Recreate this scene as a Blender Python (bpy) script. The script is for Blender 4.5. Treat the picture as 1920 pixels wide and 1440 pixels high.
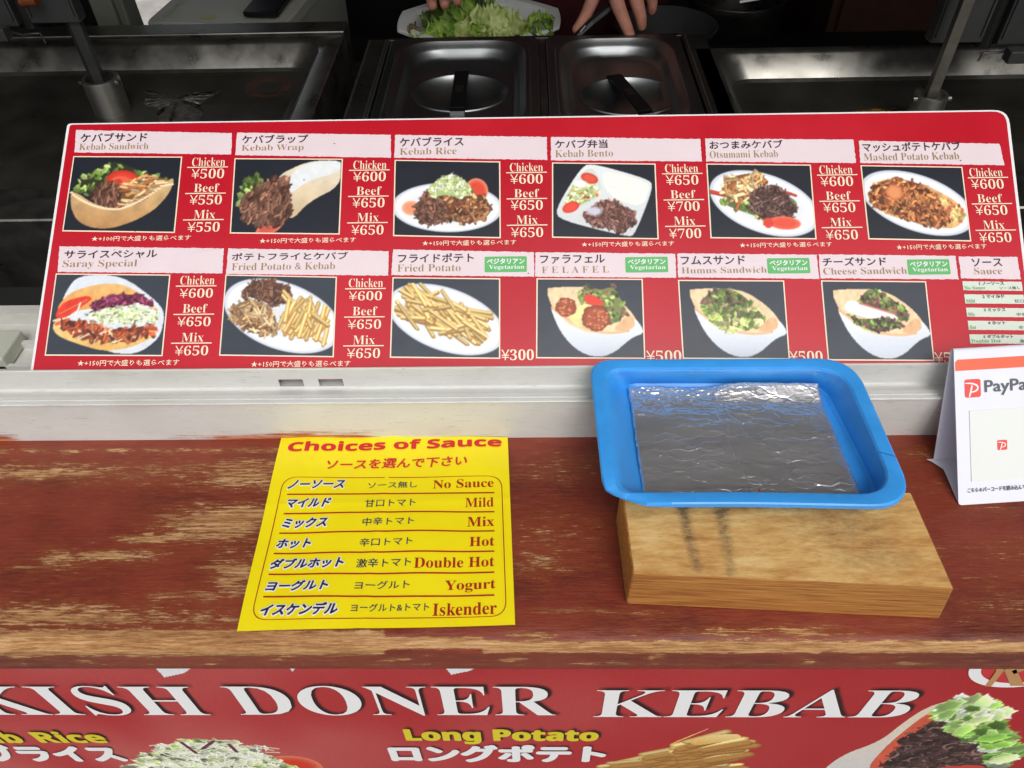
import bpy, bmesh, math, random
import numpy as np
from mathutils import Vector, Matrix
SC = bpy.context.scene
for _o in list(bpy.data.objects): bpy.data.objects.remove(_o)
COL = SC.collection
random.seed(7)
rng = np.random.default_rng(7)

# ---------------------------------------------------------------- camera
F, CX, CY, HC = 1442.0, 960.0, 720.0, 0.55
def _n(v): return v / np.linalg.norm(v)
AX = _n(np.array([64960., 510., 1442.]))
AY = np.array([20., 1520., -1442.]); AY = _n(AY - AX * AY.dot(AX))
AZ = np.cross(AX, AY)
RW = np.array([AX, AY, AZ])
cam = bpy.data.cameras.new('camera'); cam_o = bpy.data.objects.new('camera', cam); COL.objects.link(cam_o)
cam.sensor_width = 36; cam.lens = F / 1920 * 36; cam.clip_start = .02; cam.clip_end = 400
M = Matrix([[*RW[i], 0] for i in range(3)] + [[0, 0, 0, 1]]); M.translation = (0, 0, HC)
cam_o.matrix_world = M; SC.camera = cam_o
SC.render.resolution_x, SC.render.resolution_y = 1024, 768
EYE = np.array([0, 0, HC])
# ---------------------------------------------------------------- world, sun, exposure
W = bpy.data.worlds.new('World'); SC.world = W; W.use_nodes = True
nt = W.node_tree; bg = nt.nodes['Background']
sky = nt.nodes.new('ShaderNodeTexSky'); sky.sky_type = 'NISHITA'; sky.sun_disc = False
sky.sun_elevation = math.radians(52); sky.sun_rotation = math.radians(165); sky.dust_density = 4; sky.ozone_density = 1
hs = nt.nodes.new('ShaderNodeHueSaturation'); hs.inputs['Saturation'].default_value = .3
nt.links.new(sky.outputs[0], hs.inputs['Color']); nt.links.new(hs.outputs[0], bg.inputs[0])
bg.inputs[1].default_value = .12
sl = bpy.data.lights.new('sun', 'SUN'); sl.energy = .9; sl.angle = math.radians(25); sl.color = (1, .97, .92)
so = bpy.data.objects.new('sun', sl); COL.objects.link(so)
_e, _a = math.radians(52), math.radians(165)
so.rotation_euler = Vector((math.sin(_a) * math.cos(_e), math.cos(_a) * math.cos(_e), math.sin(_e))).to_track_quat('Z', 'Y').to_euler()
SC.view_settings.view_transform = 'Standard'; SC.view_settings.look = 'None'
SC.view_settings.exposure = 0.15; SC.view_settings.gamma = 1; SC.view_settings.use_curve_mapping = False
SC.cycles.max_bounces = 8; SC.cycles.glossy_bounces = 5; SC.cycles.diffuse_bounces = 5
SC.cycles.use_denoising = True; SC.cycles.denoising_prefilter = 'ACCURATE'

# ---------------------------------------------------------------- helpers
def lin(c):
    c = np.asarray(c, float) / 255.
    return np.where(c <= .04045, c / 12.92, ((c + .055) / 1.055) ** 2.4)
def ray(x, y): return RW @ np.array([(x - CX) / F, -(y - CY) / F, -1.])
def hit(x, y, p, n):
    d = ray(x, y); return EYE + d * (np.dot(np.asarray(p) - EYE, n) / np.dot(d, n))
def on_z(x, y, z): return hit(x, y, (0, 0, z), (0, 0, 1.))
def on_y(x, y, Y): return hit(x, y, (0, Y, 0), (0, 1., 0))
class Frame:
    """a flat surface: origin, two axes, normal"""
    def __init__(s, o, u, v):
        s.o = np.array(o, float); s.u = _n(np.array(u, float)); v = np.array(v, float); v = v - s.u * v.dot(s.u)
        s.v = _n(v); s.n = np.cross(s.u, s.v); s.bend = None
    def uv(s, x, y):
        q = hit(x, y, s.o, s.n) - s.o; return np.array([q.dot(s.u), q.dot(s.v)])
    def pt(s, u, v, h=0.):
        u = np.asarray(u, float); v = np.asarray(v, float); h = np.asarray(h, float) + np.zeros(u.shape)
        if s.bend is not None: h = h + s.bend(u, v)
        return s.o + u[..., None] * s.u + v[..., None] * s.v + h[..., None] * s.n
def link(name, me, mats=None, parent=None, **props):
    o = bpy.data.objects.new(name, me); COL.objects.link(o)
    if mats is not None and hasattr(me, 'materials'):
        for m in (mats if isinstance(mats, (list, tuple)) else [mats]): me.materials.append(m)
    if parent is not None: o.parent = parent
    for k, v in props.items(): o[k] = v
    return o
def mesh(name, V, Fc, mats=None, parent=None, smooth=False, **props):
    me = bpy.data.meshes.new(name); me.from_pydata([tuple(map(float, v)) for v in V], [], [tuple(int(i) for i in f) for f in Fc])
    if smooth: me.polygons.foreach_set('use_smooth', [True] * len(me.polygons))
    me.update(); return link(name, me, mats, parent, **props)
def bmo(name, bm, mats=None, parent=None, smooth=False, **props):
    me = bpy.data.meshes.new(name); bmesh.ops.recalc_face_normals(bm, faces=bm.faces); bm.to_mesh(me); bm.free()
    if smooth: me.polygons.foreach_set('use_smooth', [True] * len(me.polygons))
    return link(name, me, mats, parent, **props)
def empty(name, loc, label, cat, group=None):
    o = bpy.data.objects.new(name, None); COL.objects.link(o); o.location = tuple(float(a) for a in loc); o.empty_display_size = .02
    o['label'] = label; o['category'] = cat
    if group: o['group'] = group
    return o
def adopt(root):
    """children were built in world space: keep them there"""
    inv = Matrix.Translation(-root.location)
    def rec(p, first):
        for c in p.children:
            if first: c.matrix_parent_inverse = inv
            rec(c, False)
    bpy.context.view_layer.update(); rec(root, True)
def box(bm, x0, x1, y0, y1, z0, z1, bev=0, seg=2):
    r = bmesh.ops.create_cube(bm, size=1)
    for v in r['verts']:
        v.co = Vector(((x0 + x1) / 2 + v.co.x * (x1 - x0), (y0 + y1) / 2 + v.co.y * (y1 - y0), (z0 + z1) / 2 + v.co.z * (z1 - z0)))
    if bev:
        es = list({e for v in r['verts'] for e in v.link_edges})
        bmesh.ops.bevel(bm, geom=es, offset=bev, segments=seg, affect='EDGES', profile=.5)
def boxo(name, b, mats, parent=None, bev=0, **props):
    bm = bmesh.new(); box(bm, *b, bev=bev); return bmo(name, bm, mats, parent, **props)
def tube(bm, pts, r, seg=10):
    pts = [Vector(p) for p in pts]; rs = r if isinstance(r, (list, tuple)) else [r] * len(pts); rings = []
    for i, p in enumerate(pts):
        t = (pts[min(i + 1, len(pts) - 1)] - pts[max(i - 1, 0)]).normalized()
        a = t.orthogonal().normalized() if i == 0 else (a - t * a.dot(t)).normalized()
        b = t.cross(a)
        rings.append([bm.verts.new(p + (a * math.cos(2 * math.pi * k / seg) + b * math.sin(2 * math.pi * k / seg)) * rs[i]) for k in range(seg)])
    for i in range(len(rings) - 1):
        for k in range(seg): bm.faces.new((rings[i][k], rings[i][(k + 1) % seg], rings[i + 1][(k + 1) % seg], rings[i + 1][k]))
    bm.faces.new(rings[0][::-1]); bm.faces.new(rings[-1])
def lathe(bm, prof, c, seg=40, sx=1, sy=1):
    rings = []
    for r, z in prof: rings.append([bm.verts.new((c[0] + sx * r * math.cos(2 * math.pi * k / seg), c[1] + sy * r * math.sin(2 * math.pi * k / seg), c[2] + z)) for k in range(seg)])
    for i in range(len(rings) - 1):
        for k in range(seg): bm.faces.new((rings[i][k], rings[i][(k + 1) % seg], rings[i + 1][(k + 1) % seg], rings[i + 1][k]))
    return rings
def prism(fr, poly, h0, h1):
    n = len(poly); V = [fr.pt(p[0], p[1], h0) for p in poly] + [fr.pt(p[0], p[1], h1) for p in poly]
    return V, [list(range(n))[::-1], list(range(n, 2 * n))] + [[i, (i + 1) % n, n + (i + 1) % n, n + i] for i in range(n)]
def loop_rr(corners, r, seg=8, side=6, extra=None):
    """rounded polygon through 4 corners (2D), ccw or cw as given; extra: {side: [params]}"""
    P = [np.array(c, float) for c in corners]; out = []; n = len(P)
    rr = r if isinstance(r, (list, tuple)) else [r] * n
    for i in range(n):
        a, b, c = P[i - 1], P[i], P[(i + 1) % n]
        d1, d2 = _n(a - b), _n(c - b)
        s, e = b + d1 * rr[i], b + d2 * rr[i]
        for k in range(seg + 1):
            t = k / seg; out.append((1 - t) ** 2 * s + 2 * t * (1 - t) * (b * .92 + (s + e) / 2 * .08) + t * t * e)
        nx = c + _n(b - c) * rr[(i + 1) % n]
        ts = [k / side for k in range(1, side)] + (extra.get(i, []) if extra else [])
        for t in sorted(ts): out.append(e * (1 - t) + nx * t)
    return out
def sharp(o, deg):
    o.data.set_sharp_from_angle(angle=math.radians(deg)); return o
def loft(loops, close_first=False, close_last=False, skip=()):
    n = len(loops[0]); V = [p for l in loops for p in l]; Fc = []
    for j in range(len(loops) - 1):
        for k in range(n):
            if (j, k) in skip: continue
            Fc.append([j * n + k, j * n + (k + 1) % n, (j + 1) * n + (k + 1) % n, (j + 1) * n + k])
    if close_first: Fc.append(list(range(n))[::-1])
    if close_last: Fc.append([(len(loops) - 1) * n + k for k in range(n)])
    return V, Fc

# ---------------------------------------------------------------- materials
def mat(name, srgb=None, rough=.5, metal=0., var=0., vscale=30., bump=0., bscale=200., coat=0., spec=.5, rvar=0., stretch=(1, 1, 1), rgb=None):
    m = bpy.data.materials.new(name); m.use_nodes = True; N = m.node_tree.nodes; L = m.node_tree.links; b = N['Principled BSDF']
    c = tuple(lin(srgb)) if rgb is None else rgb
    b.inputs['Base Color'].default_value = (*c, 1); b.inputs['Roughness'].default_value = rough; b.inputs['Metallic'].default_value = metal
    b.inputs['Specular IOR Level'].default_value = spec
    if coat: b.inputs['Coat Weight'].default_value = coat; b.inputs['Coat Roughness'].default_value = .15
    tc = N.new('ShaderNodeTexCoord'); mp = N.new('ShaderNodeMapping'); mp.inputs['Scale'].default_value = stretch
    L.new(tc.outputs['Object'], mp.inputs[0])
    if var or rvar:
        n = N.new('ShaderNodeTexNoise'); n.inputs['Scale'].default_value = vscale; n.inputs['Detail'].default_value = 7; n.inputs['Roughness'].default_value = .65
        L.new(mp.outputs[0], n.inputs['Vector'])
        if var:
            mx = N.new('ShaderNodeMix'); mx.data_type = 'RGBA'; mr = N.new('ShaderNodeMapRange'); mr.inputs[1].default_value = .3; mr.inputs[2].default_value = .7
            L.new(n.outputs['Fac'], mr.inputs[0]); L.new(mr.outputs[0], mx.inputs['Factor'])
            mx.inputs['A'].default_value = (*(x * (1 - var) for x in c), 1); mx.inputs['B'].default_value = (*(min(1, x * (1 + var)) for x in c), 1)
            L.new(mx.outputs['Result'], b.inputs['Base Color'])
        if rvar:
            mr2 = N.new('ShaderNodeMapRange'); mr2.inputs[1].default_value = .3; mr2.inputs[2].default_value = .7
            mr2.inputs[3].default_value = max(0, rough - rvar); mr2.inputs[4].default_value = rough + rvar
            L.new(n.outputs['Fac'], mr2.inputs[0]); L.new(mr2.outputs[0], b.inputs['Roughness'])
    if bump:
        n2 = N.new('ShaderNodeTexNoise'); n2.inputs['Scale'].default_value = bscale; n2.inputs['Detail'].default_value = 5
        L.new(mp.outputs[0], n2.inputs['Vector']); bp = N.new('ShaderNodeBump'); bp.inputs['Strength'].default_value = bump; bp.inputs['Distance'].default_value = .002
        L.new(n2.outputs['Fac'], bp.inputs['Height']); L.new(bp.outputs[0], b.inputs['Normal'])
    return m
def print_mat(name, rough=.35, coat=.25):
    m = bpy.data.materials.new(name); m.use_nodes = True; N = m.node_tree.nodes; L = m.node_tree.links; b = N['Principled BSDF']
    a = N.new('ShaderNodeAttribute'); a.attribute_name = 'print'; L.new(a.outputs['Color'], b.inputs['Base Color'])
    b.inputs['Roughness'].default_value = rough; b.inputs['Coat Weight'].default_value = coat; b.inputs['Coat Roughness'].default_value = .2; b.inputs['Specular IOR Level'].default_value = .5 if coat else .25
    return m
MT = {}
MT['white_edge'] = mat('white_board_edge', (236, 238, 238), .45, var=.05, vscale=60)
MT['strip'] = mat('pink_white_print', (233, 216, 221), .38, var=.03, vscale=25, coat=.2)
MT['cream'] = mat('cream_print', (250, 232, 205), .4, coat=.2)
MT['ink'] = mat('dark_purple_ink', (58, 32, 48), .4)
MT['gold'] = mat('gold_brown_ink', (158, 130, 88), .4)
MT['green'] = mat('green_print', (98, 186, 108), .4)
MT['navy'] = mat('navy_ink', (30, 30, 78), .45)
MT['darkred'] = mat('dark_red_ink', (168, 28, 24), .45)
MT['redink'] = mat('red_ink', (206, 30, 42), .45)
MT['whiteink'] = mat('white_ink', (240, 240, 240), .45)
MT['palegreen'] = mat('pale_green_print', (216, 226, 212), .4)
MT['greenink'] = mat('green_ink', (110, 180, 120), .4)
MT['greyink'] = mat('grey_ink', (86, 92, 96), .45)
MT['sand'] = mat('faded_yellow_ink', (222, 204, 30), .4)
MT['print'] = print_mat('food_photo_print', .34, .3)
MT['banner'] = print_mat('vinyl_banner_print', .55, .0)
MT['steel'] = mat('brushed_steel', (150, 150, 150), .3, 1., var=.12, vscale=25, rvar=.08, bump=.02, bscale=120, stretch=(1, 6, 1))
MT['steel_dark'] = mat('greasy_dark_steel', (96, 94, 90), .34, .9, var=.35, vscale=14, rvar=.1)
MT['steel_lid'] = mat('lid_steel', (140, 144, 146), .36, 1., var=.04, vscale=6, rvar=.03)
MT['griddle'] = mat('blackened_griddle', (84, 82, 76), .36, .75, var=.45, vscale=7, rvar=.10, bump=.06, bscale=60)
MT['bar_dark'] = mat('dark_bar', (70, 70, 70), .5, .6, var=.2)
MT['black'] = mat('black_plastic', (22, 22, 24), .35, var=.2, vscale=40)
MT['grime'] = mat('grimy_black_metal', (26, 25, 24), .55, .3, var=.4, vscale=20)
MT['burner'] = mat('grey_enamel', (66, 66, 66), .5, .4, var=.15, vscale=12)
MT['cooler'] = mat('cream_plastic', (190, 192, 178), .45, var=.06, vscale=18)
MT['collar'] = mat('satin_steel', (176, 174, 168), .42, 1., var=.12, vscale=40)

# ---------------------------------------------------------------- text as flat print
SERIF = str.maketrans({**{chr(65 + i): chr(0x1D400 + i) for i in range(26)}, **{chr(97 + i): chr(0x1D41A + i) for i in range(26)}, **{chr(48 + i): chr(0x1D7CE + i) for i in range(10)}})
SANSB = str.maketrans({**{chr(65 + i): chr(0x1D5D4 + i) for i in range(26)}, **{chr(97 + i): chr(0x1D5EE + i) for i in range(26)}})
_cache = {}
def glyphs(body, off=0., res=3, space=1.):
    key = (body, off, res, space)
    if key in _cache: return _cache[key]
    c = bpy.data.curves.new('lettering', 'FONT'); c.body = body; c.resolution_u = res; c.offset = off; c.fill_mode = 'FRONT' if False else c.fill_mode
    c.space_character = space
    o = bpy.data.objects.new('lettering_tmp', c); COL.objects.link(o); bpy.context.view_layer.update()
    dg = bpy.context.evaluated_depsgraph_get(); me = bpy.data.meshes.new_from_object(o.evaluated_get(dg))
    V = np.empty(len(me.vertices) * 3, np.float32); me.vertices.foreach_get('co', V); V = V.reshape(-1, 3)[:, :2].astype(float)
    Fc = [list(p.vertices) for p in me.polygons]
    bpy.data.objects.remove(o); bpy.data.curves.remove(c); bpy.data.meshes.remove(me)
    _cache[key] = (V, Fc); return V, Fc
def place_text(body, fr, box_uv, m, parent, h=.0006, off=0., bold=0., shear=0., name='lettering', res=3, space=1., steps=None, keep=None):
    """fit the text's outline into box_uv = (u0, u1, v0, v1) on the surface"""
    V, Fc = glyphs(body, off, res, space)
    lo, hi = V.min(0), V.max(0); sz = np.maximum(hi - lo, 1e-6); u0, u1, v0, v1 = box_uv
    T = (V - lo) / sz; em = (v1 - v0)
    u = u0 + T[:, 0] * (u1 - u0) + shear * T[:, 1] * em; v = v0 + T[:, 1] * (v1 - v0)
    offs = [(0, 0)]
    if bold: offs = [(bold * em * math.cos(a), bold * em * math.sin(a)) for a in [math.pi / 4 + k * math.pi / 2 for k in range(4)] + [0, math.pi]] if not steps else [(bold * em * math.cos(2 * math.pi * k / steps), bold * em * math.sin(2 * math.pi * k / steps)) for k in range(steps)]
    VV, FF = [], []
    for k, (du, dv) in enumerate(offs):
        VV.append(fr.pt(u + du, v + dv, h + k * .00002)); FF += [[i + k * len(V) for i in f] for f in Fc]
    o = mesh(name, np.concatenate(VV), FF, m, parent)
    if keep is not None: keep.append((np.stack([u, v], 1), Fc))
    return o
def tx(body, fr, xl, xr, yt, yb, m, parent, slope=.012, **k):
    a = fr.uv(xl, yb); b = fr.uv(xr, yb + slope * (xr - xl)); c = fr.uv((xl + xr) / 2, yt + slope * (xr - xl) / 2)
    return place_text(body, fr, (a[0], b[0], a[1], c[1]), m, parent, **k)
def quad_px(fr, pts, h, name, m, parent):
    P = [fr.uv(*p) for p in pts]; return mesh(name, [fr.pt(p[0], p[1], h) for p in P], [list(range(len(P)))], m, parent)
def flat_poly(fr, P, h, name, m, parent):
    V = [fr.pt(p[0], p[1], h) for p in P]; return mesh(name, V, [list(range(len(P)))], m, parent)

# ---------------------------------------------------------------- painter for printed food pictures (print only)
def smooth_noise(h, w, sy, sx, seed=0, octv=3):
    r = np.random.default_rng(seed); out = np.zeros((h, w)); amp = 1.; tot = 0
    for _ in range(octv):
        gh, gw = max(2, int(h / sy) + 2), max(2, int(w / sx) + 2); g = r.random((gh, gw))
        y = np.linspace(0, gh - 1.001, h); x = np.linspace(0, gw - 1.001, w); yi = y.astype(int); xi = x.astype(int)
        fy = (y - yi)[:, None]; fx = (x - xi)[None]; fy = fy * fy * (3 - 2 * fy); fx = fx * fx * (3 - 2 * fx)
        a = g[yi][:, xi]; b = g[yi][:, xi + 1]; c = g[yi + 1][:, xi]; d = g[yi + 1][:, xi + 1]
        out += amp * ((a * (1 - fx) + b * fx) * (1 - fy) + (c * (1 - fx) + d * fx) * fy); tot += amp; amp *= .55; sy = max(1, sy / 2); sx = max(1, sx / 2)
    return out / tot
class Paint:
    def __init__(s, w, h, W=1.4, H=1., bgc=(30, 34, 42), seed=1):
        s.w, s.h, s.W, s.H = w, h, W, H; s.x = np.linspace(0, W, w); s.y = np.linspace(0, H, h)
        s.im = np.tile(np.array(bgc, float), (h, w, 1)); s.r = random.Random(seed); s.px = W / w
        s.clip = None
    def _blend(s, sl, m, col):
        if s.clip is not None: m = m * s.clip[sl]
        s.im[sl] = s.im[sl] * (1 - m[..., None]) + col * m[..., None]
    def _win(s, x0, x1, y0, y1):
        i0, i1 = np.searchsorted(s.x, [x0, x1]); j0, j1 = np.searchsorted(s.y, [y0, y1])
        if i1 <= i0 or j1 <= j0: return None
        return (slice(j0, j1), slice(i0, i1))
    def ell(s, cx, cy, rx, ry, col, rot=0., edge=None, ej=0., soft=None, jag=0.):
        R = max(rx, ry) * 1.2 + s.px * 2; sl = s._win(cx - R, cx + R, cy - R, cy + R)
        if sl is None: return
        X, Y = np.meshgrid(s.x[sl[1]], s.y[sl[0]]); dx, dy = X - cx, Y - cy; c, n = math.cos(rot), math.sin(rot)
        u, v = (dx * c + dy * n) / rx, (-dx * n + dy * c) / ry; d = np.sqrt(u * u + v * v) + 1e-9
        if jag:
            th = np.arctan2(v, u); ph = s.r.random() * 6; d = d * (1 + jag * np.sin(5 * th + ph) + jag * .7 * np.sin(9 * th + 2 * ph) + jag * .5 * np.sin(17 * th + ph))
        sf = soft if soft is not None else 1.2 * s.px / min(rx, ry); m = np.clip((1 - d) / sf + .5, 0, 1)
        C = np.array(col, float) + np.zeros(d.shape + (3,))
        if edge is not None:
            t = np.clip((d - .55) / .45, 0, 1)[..., None] ** 1.5; C = C * (1 - t) + np.array(edge, float) * t
        if ej: C = C * (1 + ej * (-(v) * .5 - u * .2))[..., None]
        s._blend(sl, m, C)
    def poly(s, P, col, noise=0., ns=.08, seed=3, grad=None, rnd=2):
        P = np.array(P, float)
        for _ in range(rnd): P = np.stack([P * .78 + np.roll(P, -1, 0) * .22, P * .22 + np.roll(P, -1, 0) * .78], 1).reshape(-1, 2)
        P = P; sl = s._win(P[:, 0].min(), P[:, 0].max(), P[:, 1].min(), P[:, 1].max())
        if sl is None: return
        X, Y = np.meshgrid(s.x[sl[1]], s.y[sl[0]]); m = s.inside(P, X, Y)
        C = np.array(col, float) + np.zeros(X.shape + (3,))
        if grad is not None:
            t = np.clip((Y - P[:, 1].min()) / (np.ptp(P[:, 1]) + 1e-6), 0, 1)[..., None]; C = C * (1 - t) + np.array(grad, float) * t
        if noise: C = C * (1 + noise * (smooth_noise(X.shape[0], X.shape[1], ns / s.px, ns / s.px, seed) - .5) * 2)[..., None]
        s._blend(sl, m.astype(float), C)
    @staticmethod
    def inside(P, X, Y):
        m = np.zeros(X.shape, bool)
        for i in range(len(P)):
            (x0, y0), (x1, y1) = P[i - 1], P[i]
            if y0 == y1: continue
            m ^= ((Y < y0) != (Y < y1)) & (X < (x1 - x0) * (Y - y0) / (y1 - y0) + x0)
        return m
    def stroke(s, x0, y0, x1, y1, w, col, core=None, dark=.45, bow=0.):
        pad = w * 1.3 + abs(bow); sl = s._win(min(x0, x1) - pad, max(x0, x1) + pad, min(y0, y1) - pad, max(y0, y1) + pad)
        if sl is None: return
        X, Y = np.meshgrid(s.x[sl[1]], s.y[sl[0]]); dx, dy = x1 - x0, y1 - y0; L = math.hypot(dx, dy) + 1e-9
        t = ((X - x0) * dx + (Y - y0) * dy) / L; q = ((X - x0) * -dy + (Y - y0) * dx) / L - bow * 4 * (t / L) * (1 - t / L)
        d = np.sqrt(np.where(t < 0, t, np.where(t > L, t - L, 0)) ** 2 + q * q) / w
        m = np.clip((1 - d) * w / s.px + .3, 0, 1); C = np.array(col, float) + np.zeros(d.shape + (3,)); sh = 1 - dark * np.clip(d, 0, 1) ** 2 + .12 * (-q / w)
        if core is not None:
            k = np.clip(1 - d * 1.6, 0, 1)[..., None]; C = C * (1 - k) + np.array(core, float) * k
        s._blend(sl, m, C * sh[..., None])
    def rnd_in(s, P):
        P = np.array(P); 
        while True:
            x = s.r.uniform(P[:, 0].min(), P[:, 0].max()); y = s.r.uniform(P[:, 1].min(), P[:, 1].max())
            if Paint.inside(P, np.array([[x]]), np.array([[y]]))[0, 0]: return x, y
    def meat(s, P, n, cols, wl=(.02, .06), w=(.009, .024), ang=(0, 3.14), base=(88, 60, 46)):
        s.poly(P, base, noise=.25, ns=.04); big = w[1] > .012
        lo = np.array(P).min(0); hi = np.array(P).max(0)
        for _ in range(int(n * .45) if big else 0):     # flat slices under the shreds
            x, y = s.rnd_in(P); c = s.r.choice(cols); k = s.r.uniform(.8, 1.35) * (1.12 - .3 * (y - lo[1]) / (hi[1] - lo[1] + 1e-6)); q = s.r.uniform(.025, .06)
            s.ell(x + .006, y + .010, q, q * .55, [v * .45 for v in c], rot=s.r.uniform(*ang)); s.ell(x, y, q, q * s.r.uniform(.35, .6), [min(250, v * k * 1.1) for v in c], rot=s.r.uniform(*ang), edge=[v * k * .75 for v in c], ej=.35, jag=.08)
        n = int(n * .7) if big else n
        for _ in range(n):
            x, y = s.rnd_in(P); L = s.r.uniform(*wl); a = s.r.uniform(*ang); c = s.r.choice(cols); k = s.r.uniform(.72, 1.32)
            s.stroke(x - L * math.cos(a), y - L * math.sin(a), x + L * math.cos(a), y + L * math.sin(a), s.r.uniform(*w), [q * k for q in c], dark=.45, bow=s.r.uniform(-.008, .008))
    def leafy(s, P, n, cols, r=(.015, .05), base=(50, 70, 30)):
        if base is not None: s.poly(P, base)
        for _ in range(n):
            x, y = s.rnd_in(P); c = s.r.choice(cols); k = s.r.uniform(.5, 1.25); q = s.r.uniform(*r)
            s.ell(x, y, q, q * s.r.uniform(.35, .8), [v * k for v in c], rot=s.r.uniform(0, 3), edge=[min(255, v * k * 1.35) for v in c], ej=.3, jag=.10)
    def fries(s, segs, w=.022):
        for (x0, y0, x1, y1) in segs:
            k = s.r.uniform(.82, 1.08); s.stroke(x0 + .006, y0 + .012, x1 + .006, y1 + .012, w * 1.15, (186, 132, 66), dark=.2)
            s.stroke(x0, y0, x1, y1, w * s.r.uniform(.8, 1.1), (240 * k, 200 * k, 116 * k), core=(253 * k, 234 * k, 172 * k), dark=.26)
    def grain(s, amp=.06, seed=5):
        s.im *= (1 + amp * (smooth_noise(s.h, s.w, 2, 2, seed, 2) - .5) * 2)[..., None]
BEEF = [(132, 92, 74), (104, 68, 54), (160, 116, 92), (84, 52, 42), (146, 98, 80)]
CHICK = [(222, 176, 116), (196, 138, 82), (240, 204, 150), (170, 100, 58), (228, 190, 140)]
GREEN = [(110, 140, 60), (142, 170, 82), (78, 104, 44), (168, 190, 110), (96, 76, 60)]
PALEG = [(196, 214, 150), (226, 232, 190), (168, 192, 116), (238, 240, 214)]
def plate(p, cx, cy, rx, ry, rot):
    p.ell(cx, cy, rx, ry, (226, 230, 236), rot=rot, edge=(206, 212, 222)); p.ell(cx, cy, rx * .93, ry * .92, (238, 240, 243), rot=rot); p.ell(cx, cy, rx * .8, ry * .78, (218, 220, 224), rot=rot, edge=(232, 234, 238))
def d_sandwich(p):
    p.leafy([(.08, .46), (.12, .28), (.35, .14), (.55, .05), (.72, .12), (.95, .2), (1.3, .3), (1.2, .5), (.3, .55)], 120, GREEN, base=(44, 50, 30))
    p.ell(.68, .32, .22, .14, (216, 64, 44), rot=.1, edge=(190, 40, 34)); p.ell(.66, .33, .13, .07, (226, 96, 70), rot=.1); p.ell(.62, .33, .05, .03, (190, 60, 40))
    p.meat([(.25, .5), (.4, .38), (.62, .36), (.72, .48), (.64, .7), (.45, .68)], 120, BEEF, wl=(.02, .05), ang=(1.1, 2.0))
    p.meat([(.7, .38), (.95, .25), (1.2, .28), (1.28, .35), (1.0, .62), (.66, .68)], 70, CHICK, wl=(.03, .08), w=(.012, .026), base=(120, 80, 50), ang=(-.8, .3))
    p.poly([(.02, .48), (.12, .5), (.3, .62), (.5, .69), (.72, .7), (.95, .62), (1.15, .46), (1.32, .26), (1.34, .34), (1.28, .52), (1.12, .72), (.9, .86), (.62, .97), (.36, .97), (.16, .88), (.05, .7)], (214, 182, 130), noise=.14, ns=.15, grad=(178, 132, 84))
    for a in range(40):
        t = a / 39; x = .03 + t * 1.29; y = .49 + .22 * math.sin(math.pi * min(1, t * 1.12)) ** .8 - .25 * max(0, t - .5) ** 1.0
        p.ell(x, y, .025, .014, (240, 222, 186))
def d_wrap(p):
    p.leafy([(.05, .55), (.12, .3), (.3, .2), (.42, .3), (.3, .6), (.1, .7)], 60, GREEN)
    p.ell(.5, .93, .2, .09, (206, 84, 66), rot=-.5, edge=(230, 130, 110))
    p.poly([(.5, .26), (.95, .02), (1.4, 0), (1.4, .36), (1.0, .58), (.78, .84), (.7, .7)], (226, 218, 200), noise=.08, ns=.2, grad=(206, 180, 140))
    p.poly([(.72, .2), (1.0, .04), (1.4, 0), (1.4, .16), (.95, .3), (.72, .5)], (222, 226, 228), noise=.04)
    p.meat([(.08, .62), (.25, .4), (.5, .26), (.72, .26), (.74, .5), (.78, .78), (.62, .9), (.36, .92), (.14, .8)], 240, BEEF, wl=(.02, .07), w=(.008, .02), ang=(1.4, 2.7))
def d_rice(p):
    plate(p, .7, .62, .74, .33, 0)
    p.ell(.22, .64, .13, .1, (226, 146, 108), edge=(236, 190, 160))
    p.ell(1.1, .38, .15, .16, (214, 72, 50), rot=-.4, edge=(232, 150, 120))
    p.meat([(.26, .7), (.34, .5), (.46, .38), (.7, .44), (.78, .8), (.5, .85), (.3, .8)], 170, BEEF, wl=(.02, .06), w=(.006, .014))
    p.meat([(.68, .5), (.9, .4), (1.2, .46), (1.32, .66), (1.1, .82), (.75, .82)], 130, [(176, 116, 74), (140, 84, 54), (204, 152, 104), (112, 66, 44)], wl=(.02, .05), w=(.008, .02))
    p.leafy([(.42, .38), (.6, .22), (.78, .16), (.98, .28), (1.06, .42), (.86, .5), (.7, .44), (.5, .5)], 150, PALEG, r=(.008, .03), base=(170, 190, 120))
    for _ in range(60):
        x, y = p.rnd_in([(.45, .38), (.75, .15), (.98, .3), (.9, .46)]); a = p.r.uniform(0, 3); p.stroke(x, y, x + .05 * math.cos(a), y - .04 * math.sin(a), .004, (244, 246, 226), dark=.1)
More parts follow.
